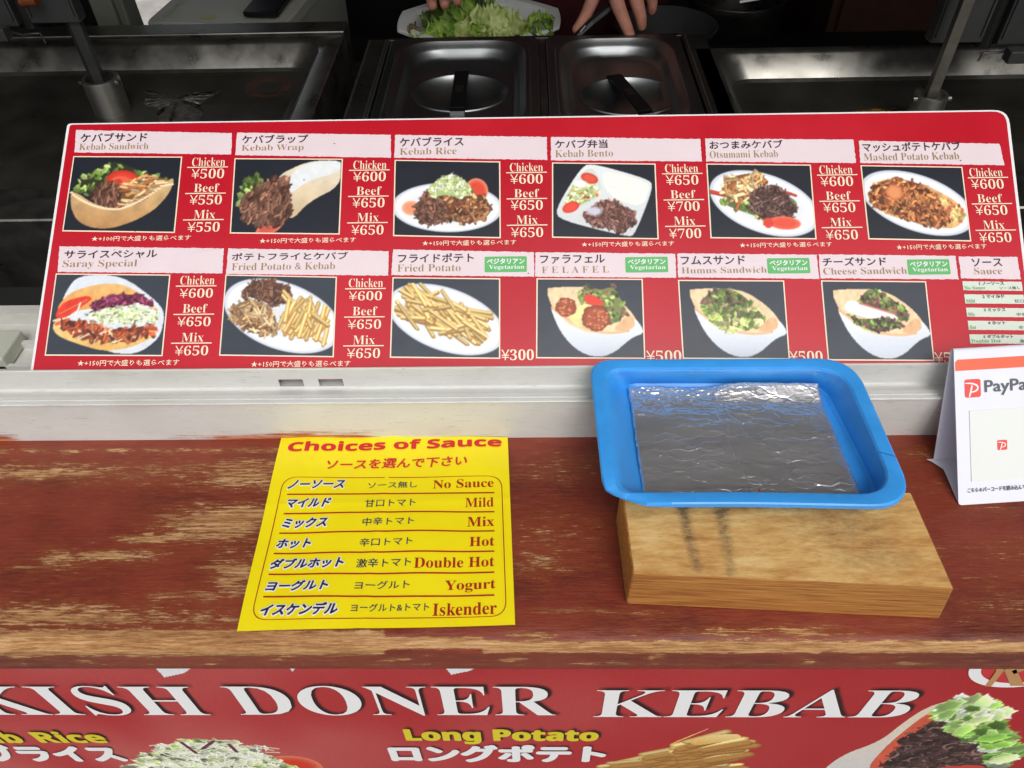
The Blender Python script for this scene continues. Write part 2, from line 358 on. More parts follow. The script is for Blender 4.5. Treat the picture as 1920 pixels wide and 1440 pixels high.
def d_bento(p):
    p.poly([(.02, .64), (.40, .02), (.58, .0), (1.3, .2), (1.38, .3), (1.1, .96), (1.0, .99), (.1, .78)], (224, 228, 226), grad=(204, 208, 212))
    p.poly([(.08, .62), (.42, .08), (.58, .06), (.7, .45), (.14, .7)], (206, 212, 208)); p.poly([(.64, .06), (1.28, .24), (1.33, .32), (1.2, .6), (.74, .44)], (236, 238, 228), noise=.07, ns=.03)
    p.poly([(.2, .74), (.76, .5), (1.18, .66), (1.04, .93)], (212, 206, 204))
    p.leafy([(.14, .56), (.26, .3), (.46, .2), (.6, .3), (.64, .42), (.4, .56), (.2, .6)], 130, PALEG + [(208, 110, 80)], r=(.01, .03), base=(180, 190, 120))
    p.ell(.5, .2, .12, .07, (222, 84, 64), rot=.3, edge=(190, 50, 40)); p.ell(.24, .6, .12, .07, (226, 74, 56), rot=-.4, edge=(206, 50, 40)); p.ell(.38, .28, .09, .05, (238, 242, 240), soft=.5)
    p.meat([(.42, .7), (.66, .5), (.86, .52), (1.1, .66), (1.1, .8), (.95, .94), (.68, .86), (.5, .84)], 200, [(140, 96, 88), (112, 70, 62), (170, 124, 112), (92, 56, 48)], wl=(.02, .05), w=(.006, .014))
    p.ell(.56, .65, .1, .06, (200, 200, 214), soft=.7)
def d_otsu(p):
    plate(p, .74, .53, .76, .41, .32)
    p.leafy([(.1, .5), (.3, .6), (.6, .7), (.8, .8), (1.2, .6), (1.16, .45), (.5, .3)], 150, GREEN + [(160, 60, 44)], base=(92, 110, 60)); p.stroke(.02, .38, .2, .42, .03, (208, 66, 48)); p.stroke(1.0, .36, 1.18, .42, .02, (208, 66, 48))
    p.meat([(.16, .36), (.24, .2), (.5, .12), (.68, .12), (.86, .24), (.6, .38), (.42, .56), (.26, .5)], 90, CHICK, wl=(.03, .09), w=(.012, .03), base=(130, 80, 46))
    p.meat([(.54, .4), (.7, .3), (.96, .3), (1.1, .46), (1.16, .66), (1.0, .8), (.74, .76), (.58, .62)], 260, [(116, 84, 78), (86, 58, 54), (148, 114, 104), (70, 46, 44)], wl=(.02, .07), w=(.006, .013))
    p.ell(1.0, .8, .22, .09, (222, 82, 60), rot=.05, edge=(236, 120, 90)); p.ell(.78, .8, .07, .07, (214, 66, 48), jag=.05)
def d_mash(p):
    plate(p, .72, .5, .8, .4, .3)
    p.poly([(.02, .4), (.2, .2), (.5, .16), (.9, .26), (1.3, .48), (1.4, .68), (1.2, .86), (.9, .82), (.4, .72), (.1, .58)], (216, 170, 110), noise=.2, ns=.08)
    p.meat([(.04, .42), (.2, .22), (.5, .16), (.86, .26), (1.1, .5), (1.15, .76), (.95, .84), (.6, .74), (.3, .64), (.08, .54)], 300, [(206, 126, 74), (172, 96, 56), (230, 156, 98), (126, 68, 42), (214, 140, 84)], wl=(.015, .06), w=(.008, .022), base=(96, 52, 34))
    p.ell(.42, .36, .12, .11, (224, 146, 96), edge=(190, 104, 64), jag=.04); p.leafy([(1.05, .45), (1.3, .5), (1.38, .7), (1.2, .8)], 60, [(226, 168, 110), (210, 190, 120), (222, 120, 80)], base=None)
def d_saray(p):
    p.poly([(.12, .26), (.26, .0), (.82, 0), (1.3, .34), (1.4, .5), (1.36, .8), (1.1, 1.), (.7, .97), (.1, .5)], (214, 220, 228), noise=.05, ns=.1)
    p.poly([(.06, .4), (.2, .22), (.5, .12), (.8, .1), (1.1, .24), (1.3, .42), (1.3, .5), (.6, .4), (.1, .5)], (232, 184, 116), noise=.12, grad=(214, 146, 72))
    p.poly([(.1, .54), (.02, .66), (.12, .78), (.4, .88), (.7, .96), (1.0, .92), (1.3, .78), (1.32, .7), (.8, .7)], (236, 204, 140), noise=.1, grad=(226, 176, 96))
    p.meat([(.1, .56), (.4, .6), (.8, .7), (1.3, .62), (1.3, .74), (1.0, .82), (.5, .82), (.2, .7)], 160, [(150, 74, 48), (206, 120, 76), (232, 196, 160), (110, 50, 36), (220, 90, 50)], wl=(.02, .08), base=(110, 52, 34))
    p.poly([(.06, .46), (.14, .34), (.4, .26), (.5, .3), (.34, .42), (.2, .54), (.06, .56)], (222, 58, 40), noise=.15); p.stroke(.1, .5, .42, .32, .016, (240, 110, 80))
    p.meat([(.5, .34), (.7, .26), (1.1, .24), (1.22, .36), (1.0, .42), (.5, .46)], 110, [(136, 44, 84), (170, 78, 116), (98, 30, 60)], wl=(.02, .05), w=(.006, .014), base=(90, 30, 52))
    p.leafy([(.4, .5), (.7, .42), (1.1, .36), (1.34, .48), (1.3, .58), (.8, .62), (.5, .58)], 140, PALEG, r=(.012, .04), base=(206, 218, 180))
    for _ in range(26):
        x, y = p.rnd_in([(.3, .46), (1.2, .36), (1.2, .6), (.5, .6)]); a = p.r.uniform(-.5, .7); p.stroke(x, y, x + .16 * math.cos(a), y + .1 * math.sin(a), .007, (240, 244, 232), dark=.15)
    p.stroke(.3, .56, .34, .36, .013, (236, 240, 222), dark=.2)
def d_fpk(p):
    plate(p, .74, .5, .78, .42, .34)
    p.meat([(.08, .42), (.3, .3), (.56, .36), (.66, .5), (.7, .7), (.5, .76), (.28, .68), (.12, .54)], 200, [(204, 168, 120), (172, 130, 88), (226, 196, 150), (140, 96, 62)], wl=(.03, .08), w=(.008, .02), base=(130, 90, 60))
    p.meat([(.2, .26), (.34, .06), (.56, .04), (.8, .14), (.84, .3), (.62, .38), (.4, .28)], 150, [(116, 78, 60), (92, 60, 46), (140, 100, 78)], wl=(.02, .06), w=(.006, .013))
    S = []
    for k in range(46):
        x = p.r.uniform(.72, 1.3); y = .22 + (x - .7) * .42 + p.r.uniform(0, .34); a = p.r.uniform(1.7, 2.3) if p.r.random() < .7 else p.r.uniform(.4, 1.2); L = p.r.uniform(.1, .17)
        S.append((x - L * math.cos(a), y - L * math.sin(a), x + L * math.cos(a), y + L * math.sin(a)))
    p.clip = Paint.inside(np.array([(.66, .2), (.8, .1), (1.1, .2), (1.4, .45), (1.42, .75), (1.25, .93), (.95, .9), (.68, .8), (.72, .5)]), *np.meshgrid(p.x, p.y)).astype(float); p.fries(S, .024); p.clip = None
def d_fries(p):
    plate(p, .7, .52, .8, .4, .32); S = []
    for k in range(95):
        t = p.r.random(); x = .12 + t * 1.05; y = .26 + t * .36 + p.r.uniform(-.2, .22); a = p.r.gauss(.5, .35); L = p.r.uniform(.1, .24)
        S.append((x - L * math.cos(a), y - L * math.sin(a), x + L * math.cos(a), y + L * math.sin(a)))
    p.clip = Paint.inside(np.array([(.02, .2), (.2, .06), (.5, .04), (.8, .14), (1.1, .22), (1.34, .38), (1.32, .7), (1.15, .86), (.9, .86), (.5, .76), (.12, .56), (.02, .44)]), *np.meshgrid(p.x, p.y)).astype(float); p.fries(S, .024); p.clip = None
def bowl(p):
    p.poly([(.10, .12), (.26, .10), (.62, .09), (.9, .14), (1.16, .32), (1.3, .48), (1.36, .66), (1.0, .76), (.5, .72), (.24, .48)], (232, 204, 162), noise=.12, ns=.06, rnd=1)
    L = [(.17, .36), (.23, .52), (.31, .68), (.42, .82), (.56, .93), (.72, .99), (.88, .99), (1.04, .92), (1.16, .82), (1.27, .74), (1.41, .69), (1.38, .60), (1.3, .50)]
    p.poly(L + [(1.2, .62), (1.0, .68), (.7, .7), (.44, .60), (.28, .46)], (236, 240, 245), grad=(196, 204, 216), rnd=1)
    for k in range(90):
        t = k / 89; x = .20 + t * 1.0; y = .37 + .33 * math.sin(min(1, t * 1.02) * math.pi * .60) ** .85 - .06 * max(0, t - .6); p.ell(x, y, .022, .016, (222, 160, 112), edge=(240, 206, 166))
def rim_bread(p):
    p.poly([(.98, .66), (1.2, .46), (1.28, .5), (1.3, .6), (1.2, .66)], (222, 176, 130), noise=.1)
def d_felafel(p):
    bowl(p); p.leafy([(.5, .2), (.66, .08), (.84, .14), (1.02, .08), (1.14, .3), (1.2, .44), (.98, .6), (.7, .5)], 110, GREEN + [(120, 90, 70)], base=(120, 130, 70)); p.poly([(.6, .22), (.72, .18), (.9, .3), (.84, .36), (.66, .32)], (218, 64, 44))
    p.poly([(.4, .5), (.6, .3), (.82, .36), (.7, .62), (.52, .6)], (226, 222, 150), noise=.1)
    for cx, cy, rx in ((.38, .36, .14), (.78, .5, .19)):
        p.ell(cx, cy, rx, rx * .88, (168, 84, 48), edge=(120, 54, 32), jag=.04)
        for _ in range(50):
            a = p.r.uniform(0, 6.3); q = p.r.uniform(0, rx * .9); p.ell(cx + q * math.cos(a), cy + q * math.sin(a) * .85, .016, .012, p.r.choice([(206, 120, 76), (140, 66, 40), (224, 150, 104), (176, 60, 40)]))
    rim_bread(p)
def d_humus(p):
    bowl(p); p.leafy([(.26, .3), (.4, .14), (.6, .08), (.82, .16), (1.0, .34), (1.16, .52), (.9, .64), (.56, .62), (.36, .5)], 170, GREEN + [(142, 120, 96), (120, 84, 72)], base=(90, 100, 56))
    p.leafy([(.4, .46), (.7, .5), (1.1, .52), (1.0, .62), (.6, .66)], 50, [(200, 210, 120), (222, 214, 150), (160, 180, 90)], r=(.03, .06), base=None); rim_bread(p)
def d_cheese(p):
    bowl(p); p.leafy([(.42, .3), (.6, .1), (.76, .1), (.9, .2), (1.1, .36), (1.12, .5), (.9, .52), (.6, .4)], 130, GREEN + [(126, 70, 74), (100, 60, 60)], base=(88, 84, 52))
    p.poly([(.3, .26), (.4, .24), (.95, .42), (1.0, .5), (.8, .5), (.5, .46), (.32, .4), (.26, .36)], (234, 230, 230)); p.stroke(.48, .28, .96, .42, .012, (220, 120, 96))
    p.leafy([(.3, .42), (.5, .5), (.8, .46), (1.0, .5), (1.06, .58), (.7, .66), (.44, .58)], 110, GREEN[:3] + [(96, 52, 56), (120, 80, 70), (60, 50, 46)], r=(.012, .035), base=(58, 48, 40)); rim_bread(p)

def grid_mesh(name, P3, colors, m, parent, keep=None, **props):
    """regular grid of points (h, w, 3) with printed colours (h, w, 3) in sRGB 0..255"""
    h, w = P3.shape[:2]; me = bpy.data.meshes.new(name); idx = np.arange(h * w).reshape(h, w)
    q = np.stack([idx[1:, :-1], idx[1:, 1:], idx[:-1, 1:], idx[:-1, :-1]], -1).reshape(-1, 4)
    if keep is not None: q = q[keep[:-1, :-1].reshape(-1)]
    me.vertices.add(h * w); me.vertices.foreach_set('co', P3.reshape(-1).astype(np.float32))
    me.loops.add(q.size); me.loops.foreach_set('vertex_index', q.reshape(-1).astype(np.int32))
    me.polygons.add(len(q)); me.polygons.foreach_set('loop_start', np.arange(0, q.size, 4, dtype=np.int32)); me.update(calc_edges=True)
    if colors is not None:
        at = me.color_attributes.new('print', 'FLOAT_COLOR', 'POINT'); c = np.ones((h * w, 4), np.float32); c[:, :3] = lin(np.clip(colors.reshape(-1, 3), 0, 255)); at.data.foreach_set('color', c.reshape(-1))
    me.polygons.foreach_set('use_smooth', np.ones(len(q), bool)); me.validate(); return link(name, me, m, parent, **props)
def set_scalar(me, name, vals):
    at = me.attributes.new(name, 'FLOAT', 'POINT'); at.data.foreach_set('value', np.asarray(vals, np.float32).reshape(-1))

# ================================================================= SETTING: ground, truck shell
def proj(P):
    P = np.asarray(P, float) - EYE; c = P @ RW; return CX + F * c[..., 0] / -c[..., 2], CY - F * c[..., 1] / -c[..., 2]
MT['asphalt'] = mat('grey_paving', (128, 126, 122), .9, var=.2, vscale=3, bump=.3, bscale=40)
mesh('ground', [(-60, -60, -1.1), (60, -60, -1.1), (60, 60, -1.1), (-60, 60, -1.1)], [[0, 1, 2, 3]], MT['asphalt'], kind='structure')
MT['pale_paving'] = mat('pale_weathered_stone', (205, 200, 190), .8, var=.3, vscale=6, bump=.6, bscale=14)
mesh('pavement', [(-5.5, 2.6, -1.06), (-.4, 2.6, -1.06), (-.4, 9, -1.06), (-5.5, 9, -1.06)], [[0, 1, 2, 3]], MT['pale_paving'], kind='structure')
MT['truck_in'] = mat('dark_interior_panel', (42, 40, 40), .55, var=.2, vscale=4)
MT['truck_out'] = mat('white_truck_paint', (214, 214, 208), .4, var=.04, vscale=5)
MT['floor'] = mat('dark_rubber_floor', (30, 30, 30), .8, var=.2, vscale=10)
tr = empty('food_truck', (0, .5, -1.1), 'white food truck whose open serving hatch frames the kebab counter', 'truck')
def tpart(name, b, m): return boxo(name, b, m, tr)
tpart('floor_panel', (-1.7, 1.7, .50, 2.45, -.98, -.93), MT['floor'])
tpart('roof', (-1.72, 1.72, .46, 2.5, 1.25, 1.3), MT['truck_out'])
tpart('side_wall', (-1.7, 1.7, .295, .33, -1.0, -.045), MT['truck_out'])
tpart('side_wall', (-1.7, 1.7, .455, .49, 1.0, 1.25), MT['truck_out'])
tpart('side_wall', (-1.7, -1.25, .455, .49, -.04, 1.0), MT['truck_out']); tpart('side_wall', (1.25, 1.7, .455, .49, -.04, 1.0), MT['truck_out'])
tpart('end_wall', (-1.74, -1.7, .46, 2.5, -1., 1.25), MT['truck_in']); tpart('end_wall', (1.7, 1.74, .46, 2.5, -1., 1.25), MT['truck_in'])
DX0, DX1 = -1.22, -.86
tpart('rear_wall', (DX1, 1.7, 2.45, 2.5, -.93, 1.25), MT['truck_in']); tpart('rear_wall', (-1.7, DX0, 2.45, 2.5, -.93, 1.25), MT['truck_in'])
tpart('rear_wall', (DX0, DX1, 2.45, 2.5, .35, 1.25), MT['truck_in'])
MT['frame_olive'] = mat('pale_olive_frame', (140, 143, 128), .45, var=.1, vscale=10)
bm = bmesh.new()
q0 = on_y(186, 30, 1.62); q1 = on_y(248, 30, 1.62)
box(bm, q0[0], q0[0] + .045, 1.60, 1.66, -.93, .9, .004); box(bm, q0[0] + .047, q0[0] + .055, 1.61, 1.65, -.93, .9); box(bm, q0[0] + .057, q1[0], 1.60, 1.66, -.93, .9, .004)
bmo('door_frame', bm, MT['frame_olive'], tr)
# front apron under the counter
# ---- counter
ys = np.concatenate([np.linspace(.47, .264, 90), [.264 - .012 * math.sin(a) for a in np.linspace(0, math.pi / 2, 9)[1:]], np.full(14, .252), [.256, .30]])
zs = np.concatenate([np.zeros(90), [-.012 + .012 * math.cos(a) for a in np.linspace(0, math.pi / 2, 9)[1:]], np.linspace(-.014, -.0385, 14), [-.04, -.04]])
xs = np.linspace(-1.3, 1.3, 640)
P3 = np.zeros((len(ys), len(xs), 3)); P3[..., 0] = xs[None]; P3[..., 1] = ys[:, None]; P3[..., 2] = zs[:, None]
nz = smooth_noise(len(ys), len(xs), 4, 40, 11, 4) - .5; nz2 = smooth_noise(len(ys), len(xs), 12, 60, 12, 3) - .5
fr_r = slice(86, 98)
P3[84:100, :, 2] += (smooth_noise(16, len(xs), 4, 8, 5) - .7) * .0022 * np.hanning(16)[:, None]
px, py = proj(P3)
wear = np.zeros(px.shape)
def blob(cx, cy, rx, ry, a):
    global wear; wear = wear + a * np.exp(-(((px - cx) / rx) ** 2 + ((py - cy) / ry) ** 2) ** 1.3)
for b in [(400, 985, 120, 33, .62), (270, 1010, 70, 9, .5), (250, 1040, 55, 14, .4), (110, 1050, 45, 22, .4), (450, 1080, 60, 42, .5), (180, 1040, 40, 8, .5), (350, 1118, 90, 14, .4), (90, 1140, 170, 20, .34), (200, 845, 420, 6, .45),
          (250, 888, 400, 26, .30), (70, 890, 120, 12, .2), (480, 895, 100, 34, .3), (470, 960, 60, 20, .3), (400, 1160, 260, 16, .42), (60, 1165, 160, 14, .36),
          (1040, 880, 90, 20, .22), (1010, 1060, 60, 25, .28), (1060, 1145, 70, 5, .45), (1000, 1190, 60, 7, .5), (1500, 1185, 120, 12, .5), (1200, 1150, 60, 5, .4), (1860, 1060, 90, 40, .2),
          (1850, 940, 60, 20, .22), (1880, 1130, 60, 22, .26), (1700, 1130, 30, 8, .3), (1330, 1185, 60, 10, .35), (1740, 850, 60, 12, .35), (1000, 1020, 130, 60, .16)]: blob(*b)
for _k in range(60): blob(random.uniform(-50, 1950), random.choice([random.uniform(1226, 1246), random.uniform(1226, 1246), random.uniform(870, 1180)]), random.uniform(8, 34), random.uniform(1.5, 4), random.uniform(.3, .6))
edge = np.exp(-(((py - 1205 - 8 * (px > 900)) / np.where(px < 720, 24, 11)) ** 2) ** 2); wear = np.maximum(wear, edge * .95)
wear += .11 + .35 * nz + .22 * nz2; wear -= .06 * ((py > 1223) & (zs[:, None] < -.005))
wear += .25 * np.exp(-((py - 1246) / 2.5) ** 2)
o = grid_mesh('counter_board', P3, None, None, None)
set_scalar(o.data, 'wear', wear)
def wood_mat(name, paint=True):
    m = bpy.data.materials.new(name); m.use_nodes = True; N = m.node_tree.nodes; L = m.node_tree.links; b = N['Principled BSDF']
    tc = N.new('ShaderNodeTexCoord')
    def noise(scale, sc3, det=6, ro=.6):
        mp = N.new('ShaderNodeMapping'); mp.inputs['Scale'].default_value = sc3; L.new(tc.outputs['Object'], mp.inputs[0])
        n = N.new('ShaderNodeTexNoise'); n.inputs['Scale'].default_value = scale; n.inputs['Detail'].default_value = det; n.inputs['Roughness'].default_value = ro; L.new(mp.outputs[0], n.inputs['Vector']); return n.outputs['Fac']
    def ramp(src, stops):
        r = N.new('ShaderNodeValToRGB'); L.new(src, r.inputs[0]); e = r.color_ramp.elements
        while len(e) < len(stops): e.new(.5)
        for k, (p, c) in enumerate(stops): e[k].position = p; e[k].color = (*lin(c), 1)
        return r.outputs[0]
    def math_(op, a, c, v2=None):
        n = N.new('ShaderNodeMath'); n.operation = op
        for i, q in enumerate((a, c) if v2 is None else (a, c, v2)):
            if isinstance(q, (int, float)): n.inputs[i].default_value = q
            else: L.new(q, n.inputs[i])
        return n.outputs[0]
    def mix(f, a, c, bt='MIX'):
        n = N.new('ShaderNodeMix'); n.data_type = 'RGBA'; n.blend_type = bt
        for s, q in (('Factor', f), ('A', a), ('B', c)):
            if isinstance(q, (int, float)): n.inputs[s].default_value = q
            elif isinstance(q, tuple): n.inputs[s].default_value = (*lin(q), 1)
            else: L.new(q, n.inputs[s])
        return n.outputs['Result']
    streak = noise(1, (46, 520, 520), 9, .78); streak2 = noise(1, (5, 130, 130), 5); fine = noise(1, (110, 1500, 1500), 4); blot = noise(7, (1, 2, 2), 5); patch = noise(1, (60, 150, 150), 9, .75)
    m['n'] = 1; wood_mat.patch = patch; return m, N, L, b, noise, ramp, math_, mix, streak, streak2, fine, blot
m, N, L, b, noise, ramp, math_, mix, streak, streak2, fine, blot = wood_mat('worn_red_painted_wood')
at = N.new('ShaderNodeAttribute'); at.attribute_name = 'wear'
wood = ramp(math_('MULTIPLY_ADD', streak2, .35, math_('MULTIPLY', streak, .65)), [(.36, (84, 52, 30)), (.45, (150, 104, 60)), (.53, (192, 150, 98)), (.64, (222, 192, 146))])
wood = mix(math_('MULTIPLY', blot, .5), wood, (150, 92, 44), 'MIX')
paint = ramp(math_('MULTIPLY_ADD', blot, .7, math_('MULTIPLY', streak, .3)), [(.38, (94, 33, 22)), (.5, (124, 45, 29)), (.62, (138, 56, 40))])
thr = math_('ADD', math_('ADD', at.outputs['Fac'], math_('MULTIPLY', math_('SUBTRACT', streak, .5), 1.9)), math_('MULTIPLY', math_('SUBTRACT', fine, .5), 1.0)); thr = math_('ADD', thr, math_('MULTIPLY', math_('SUBTRACT', wood_mat.patch, .5), 1.1))
mr = N.new('ShaderNodeMapRange'); mr.inputs[1].default_value = .46; mr.inputs[2].default_value = .60; L.new(thr, mr.inputs[0])
mr0 = N.new('ShaderNodeMapRange'); mr0.inputs[1].default_value = .02; mr0.inputs[2].default_value = .42; mr0.inputs[4].default_value = .7; L.new(thr, mr0.inputs[0])
c1 = mix(mr0.outputs[0], paint, (134, 70, 34)); colr = mix(mr.outputs[0], c1, wood)
crk = N.new('ShaderNodeMapRange'); crk.inputs[1].default_value = .3; crk.inputs[2].default_value = .38; crk.inputs[3].default_value = .35; crk.inputs[4].default_value = 1; L.new(streak, crk.inputs[0])
colr2 = mix(1.0, colr, colr, 'MIX'); vm = N.new('ShaderNodeMix'); vm.data_type = 'RGBA'; vm.blend_type = 'MULTIPLY'; vm.inputs['Factor'].default_value = 1; L.new(colr, vm.inputs['A']); L.new(crk.outputs[0], vm.inputs['B'])
L.new(vm.outputs['Result'], b.inputs['Base Color']); rg = N.new('ShaderNodeMapRange'); rg.inputs[3].default_value = .38; rg.inputs[4].default_value = .75; L.new(mr.outputs[0], rg.inputs[0]); L.new(rg.outputs[0], b.inputs['Roughness'])
bp = N.new('ShaderNodeBump'); bp.inputs['Strength'].default_value = .55; bp.inputs['Distance'].default_value = .0012
L.new(math_('SUBTRACT', math_('MULTIPLY_ADD', streak, .9, math_('MULTIPLY', fine, .3)), math_('MULTIPLY', mr.outputs[0], .35)), bp.inputs['Height']); L.new(bp.outputs[0], b.inputs['Normal'])
MT['counter'] = m; o.data.materials.append(m)
o['label'] = 'worn red painted wooden counter board with bare chipped front edge'; o['category'] = 'counter'; o['kind'] = 'thing'

# ---- aluminium sill with slots
prof = [(.4536, 0)] + [(.4536, .0035 * k) for k in range(1, 14)] + [(.4534, .0486), (.4526, .0492), (.4526, .0499), (.4534, .0505), (.4562, .0505), (.4567, .0493), (.4582, .0493), (.4588, .0503), (.4640, .0494), (.4700, .0466), (.4735, .0452), (.4752, .0456), (.4760, .0466), (.4760, .0478), (.4760, .0567), (.4760, .0620), (.4760, .0688), (.4765, .0698),
        (.4775, .0698), (.4777, .0445), (.4860, .0440), (.500, .046), (.500, .052), (.504, .052), (.504, .046), (.530, .046), (.530, .053), (.535, .053), (.535, .046), (.566, .046), (.566, .060), (.578, .060), (.580, .03), (.58, -.02)]
sx = [on_y(a, 715, .4760)[0] for a in (522, 568, 597, 643)]
cols = sorted(list(np.linspace(-1.3, 1.3, 420)) + sx)
P3 = np.zeros((len(prof), len(cols), 3)); P3[..., 0] = np.array(cols)[None]; P3[..., 1] = np.array([p[0] for p in prof])[:, None]; P3[..., 2] = np.array([p[1] for p in prof])[:, None]
keep = np.ones(P3.shape[:2], bool); jr = [i for i, p in enumerate(prof) if p == (.4760, .0478)][0]; jb = [i for i, p in enumerate(prof) if p == (.4775, .0698)][0]
for a, b2 in ((sx[0], sx[1]), (sx[2], sx[3])):
    for i, c in enumerate(cols):
        if a - 1e-6 <= c < b2 - 1e-6: keep[jr, i] = False; keep[jb, i] = False
px, py = proj(P3)
sc = np.zeros(px.shape)
for (x0, x1, s) in ((300, 420, .35), (380, 720, .75), (500, 620, .35), (-60, 52, .9), (1676, 1712, 1.2), (880, 960, .15)):
    t = np.clip((px - x0) / 40, 0, 1) * np.clip((x1 - px) / 40, 0, 1); sc += s * t
sc *= np.clip(1 - P3[..., 2] / .0125, 0, 1) ** .8
sc[P3[..., 1] > .4545] = 0
o = grid_mesh('window_sill', P3, None, None, None, keep=keep)
o.data.polygons.foreach_set('use_smooth', [False] * len(o.data.polygons))
set_scalar(o.data, 'scrape', sc)
m, N, L, b, noise, ramp, math_, mix, streak, streak2, fine, blot = wood_mat('grimy_white_aluminium')
base = ramp(blot, [(.3, (194, 192, 184)), (.5, (208, 208, 203)), (.7, (216, 217, 213))])
gr = N.new('ShaderNodeMapRange'); gr.inputs[1].default_value = .56; gr.inputs[2].default_value = .70; gr.inputs[4].default_value = .55; L.new(streak, gr.inputs[0])
base = mix(gr.outputs[0], base, (120, 112, 100))
spk = noise(1, (160, 500, 500), 3); sp2 = N.new('ShaderNodeMapRange'); sp2.inputs[1].default_value = .70; sp2.inputs[2].default_value = .76; sp2.inputs[4].default_value = .7; L.new(spk, sp2.inputs[0]); base = mix(sp2.outputs[0], base, (70, 50, 40))
at = N.new('ShaderNodeAttribute'); at.attribute_name = 'scrape'
scr = noise(1, (26, 1500, 1500), 5, .75); th = math_('ADD', at.outputs['Fac'], math_('MULTIPLY', math_('SUBTRACT', scr, .5), 3.2)); sm = N.new('ShaderNodeMapRange'); sm.inputs[1].default_value = .36; sm.inputs[2].default_value = .50; L.new(th, sm.inputs[0])
gate = math_('MULTIPLY', sm.outputs[0], math_('MINIMUM', math_('MULTIPLY', at.outputs['Fac'], 8), 1))
rustc = ramp(streak2, [(.35, (112, 44, 26)), (.5, (168, 78, 46)), (.62, (206, 150, 100))])
L.new(mix(gate, base, rustc), b.inputs['Base Color']); b.inputs['Roughness'].default_value = .42
bp = N.new('ShaderNodeBump'); bp.inputs['Strength'].default_value = .12; bp.inputs['Distance'].default_value = .001; L.new(streak, bp.inputs['Height']); L.new(bp.outputs[0], b.inputs['Normal'])
MT['sill'] = m; o.data.materials.append(m)
o['label'] = 'off white ribbed aluminium hatch sill behind the red counter, paint scraped along its foot'; o['category'] = 'sill'; o['kind'] = 'thing'
q = on_y(-20, 640, .54); 
bm = bmesh.new(); box(bm, q[0] - .10, on_z(12, 660, .062)[0], .500, .540, .0470, .0620, .002); o = bmo('corner_block', bm, MT['cooler'], None)
o['label'] = 'small pale block sitting in the sill rails at the far left'; o['category'] = 'block'

# ================================================================= MENU BOARD
_t = math.radians(31.4)
BF = Frame((0, .482, .0663), (1, 0, 0), (0, math.cos(_t), math.sin(_t)))
bx0 = BF.uv(126, 226)[0]; bx0b = BF.uv(58, 680)[0]; by1 = BF.uv(300, 228)[1]; bx1 = BF.uv(1902, 275)[0]; bx1b = BF.uv(1916, 440)[0]
bx1b = bx1 + (bx1b - bx1) * 1.5
board = empty('menu_board', BF.pt(0., 0.), 'long red kebab menu board with rows of food photos leaning behind the white sill', 'menu board')
def round_corner(P, i, r, n=6):
    a, b_, c = np.array(P[i - 1]), np.array(P[i]), np.array(P[(i + 1) % len(P)]); s = b_ + _n(a - b_) * r; e = b_ + _n(c - b_) * r
    return [tuple((1 - t) ** 2 * s + 2 * t * (1 - t) * b_ + t * t * e) for t in np.linspace(0, 1, n)]
vb = -.0040
OUT = [(bx0b, vb), (bx1b, vb), (bx1, by1 - .001), (bx0, by1)]
P = [OUT[0], OUT[1]] + round_corner(OUT, 2, .014) + round_corner(OUT, 3, .004)
V, Fc = prism(BF, P, -.0035, -.0008); mesh('backing_panel', V, Fc, MT['white_edge'], board)
IN = [(bx0b + .0028, vb), (bx1b - .003, vb), (bx1 - .0032, by1 - .0030), (bx0 + .0030, by1 - .0018)]
P = [IN[0], IN[1]] + round_corner(IN, 2, .012) + round_corner(IN, 3, .003)
MT['redprint'] = mat('glossy_red_print', (192, 12, 36), .32, var=.10, vscale=5, coat=.35, rvar=.06)
V, Fc = prism(BF, P, -.0007, 0); mesh('print_sheet', V, Fc, MT['redprint'], board)
mesh('bottom_flap', *(lambda a: (a, [[0, 1, 2, 3]]))([(bx0b + .01, .4792, .0640), (bx1b - .01, .4792, .0640), (bx1b - .01, .4790, .0530), (bx0b + .01, .4790, .0530)]), MT['redprint'], board)
def strip(pts, name, parent, m, jag=.0003, step=.0018, h=.0003):
    C = [BF.uv(*p) for p in pts]; out = []
    for i in range(4):
        a, b_ = C[i], C[(i + 1) % 4]; n = max(2, int(np.linalg.norm(b_ - a) / step))
        for k in range(n): out.append(a + (b_ - a) * k / n + rng.uniform(-jag, jag, 2))
    c = sum(C) / 4; V = [BF.pt(c[0], c[1], h)] + [BF.pt(p[0], p[1], h) for p in out]
    return mesh(name, V, [[0, 1 + (k + 1) % len(out), 1 + k] for k in range(len(out))], m, parent)
def quad_grid(C, w, h):
    C = [np.array(c) for c in C]; s = np.linspace(0, 1, w)[None, :, None]; t = np.linspace(0, 1, h)[:, None, None]
    return (C[0] * (1 - s) + C[1] * s) * (1 - t) + (C[3] * (1 - s) + C[2] * s) * t
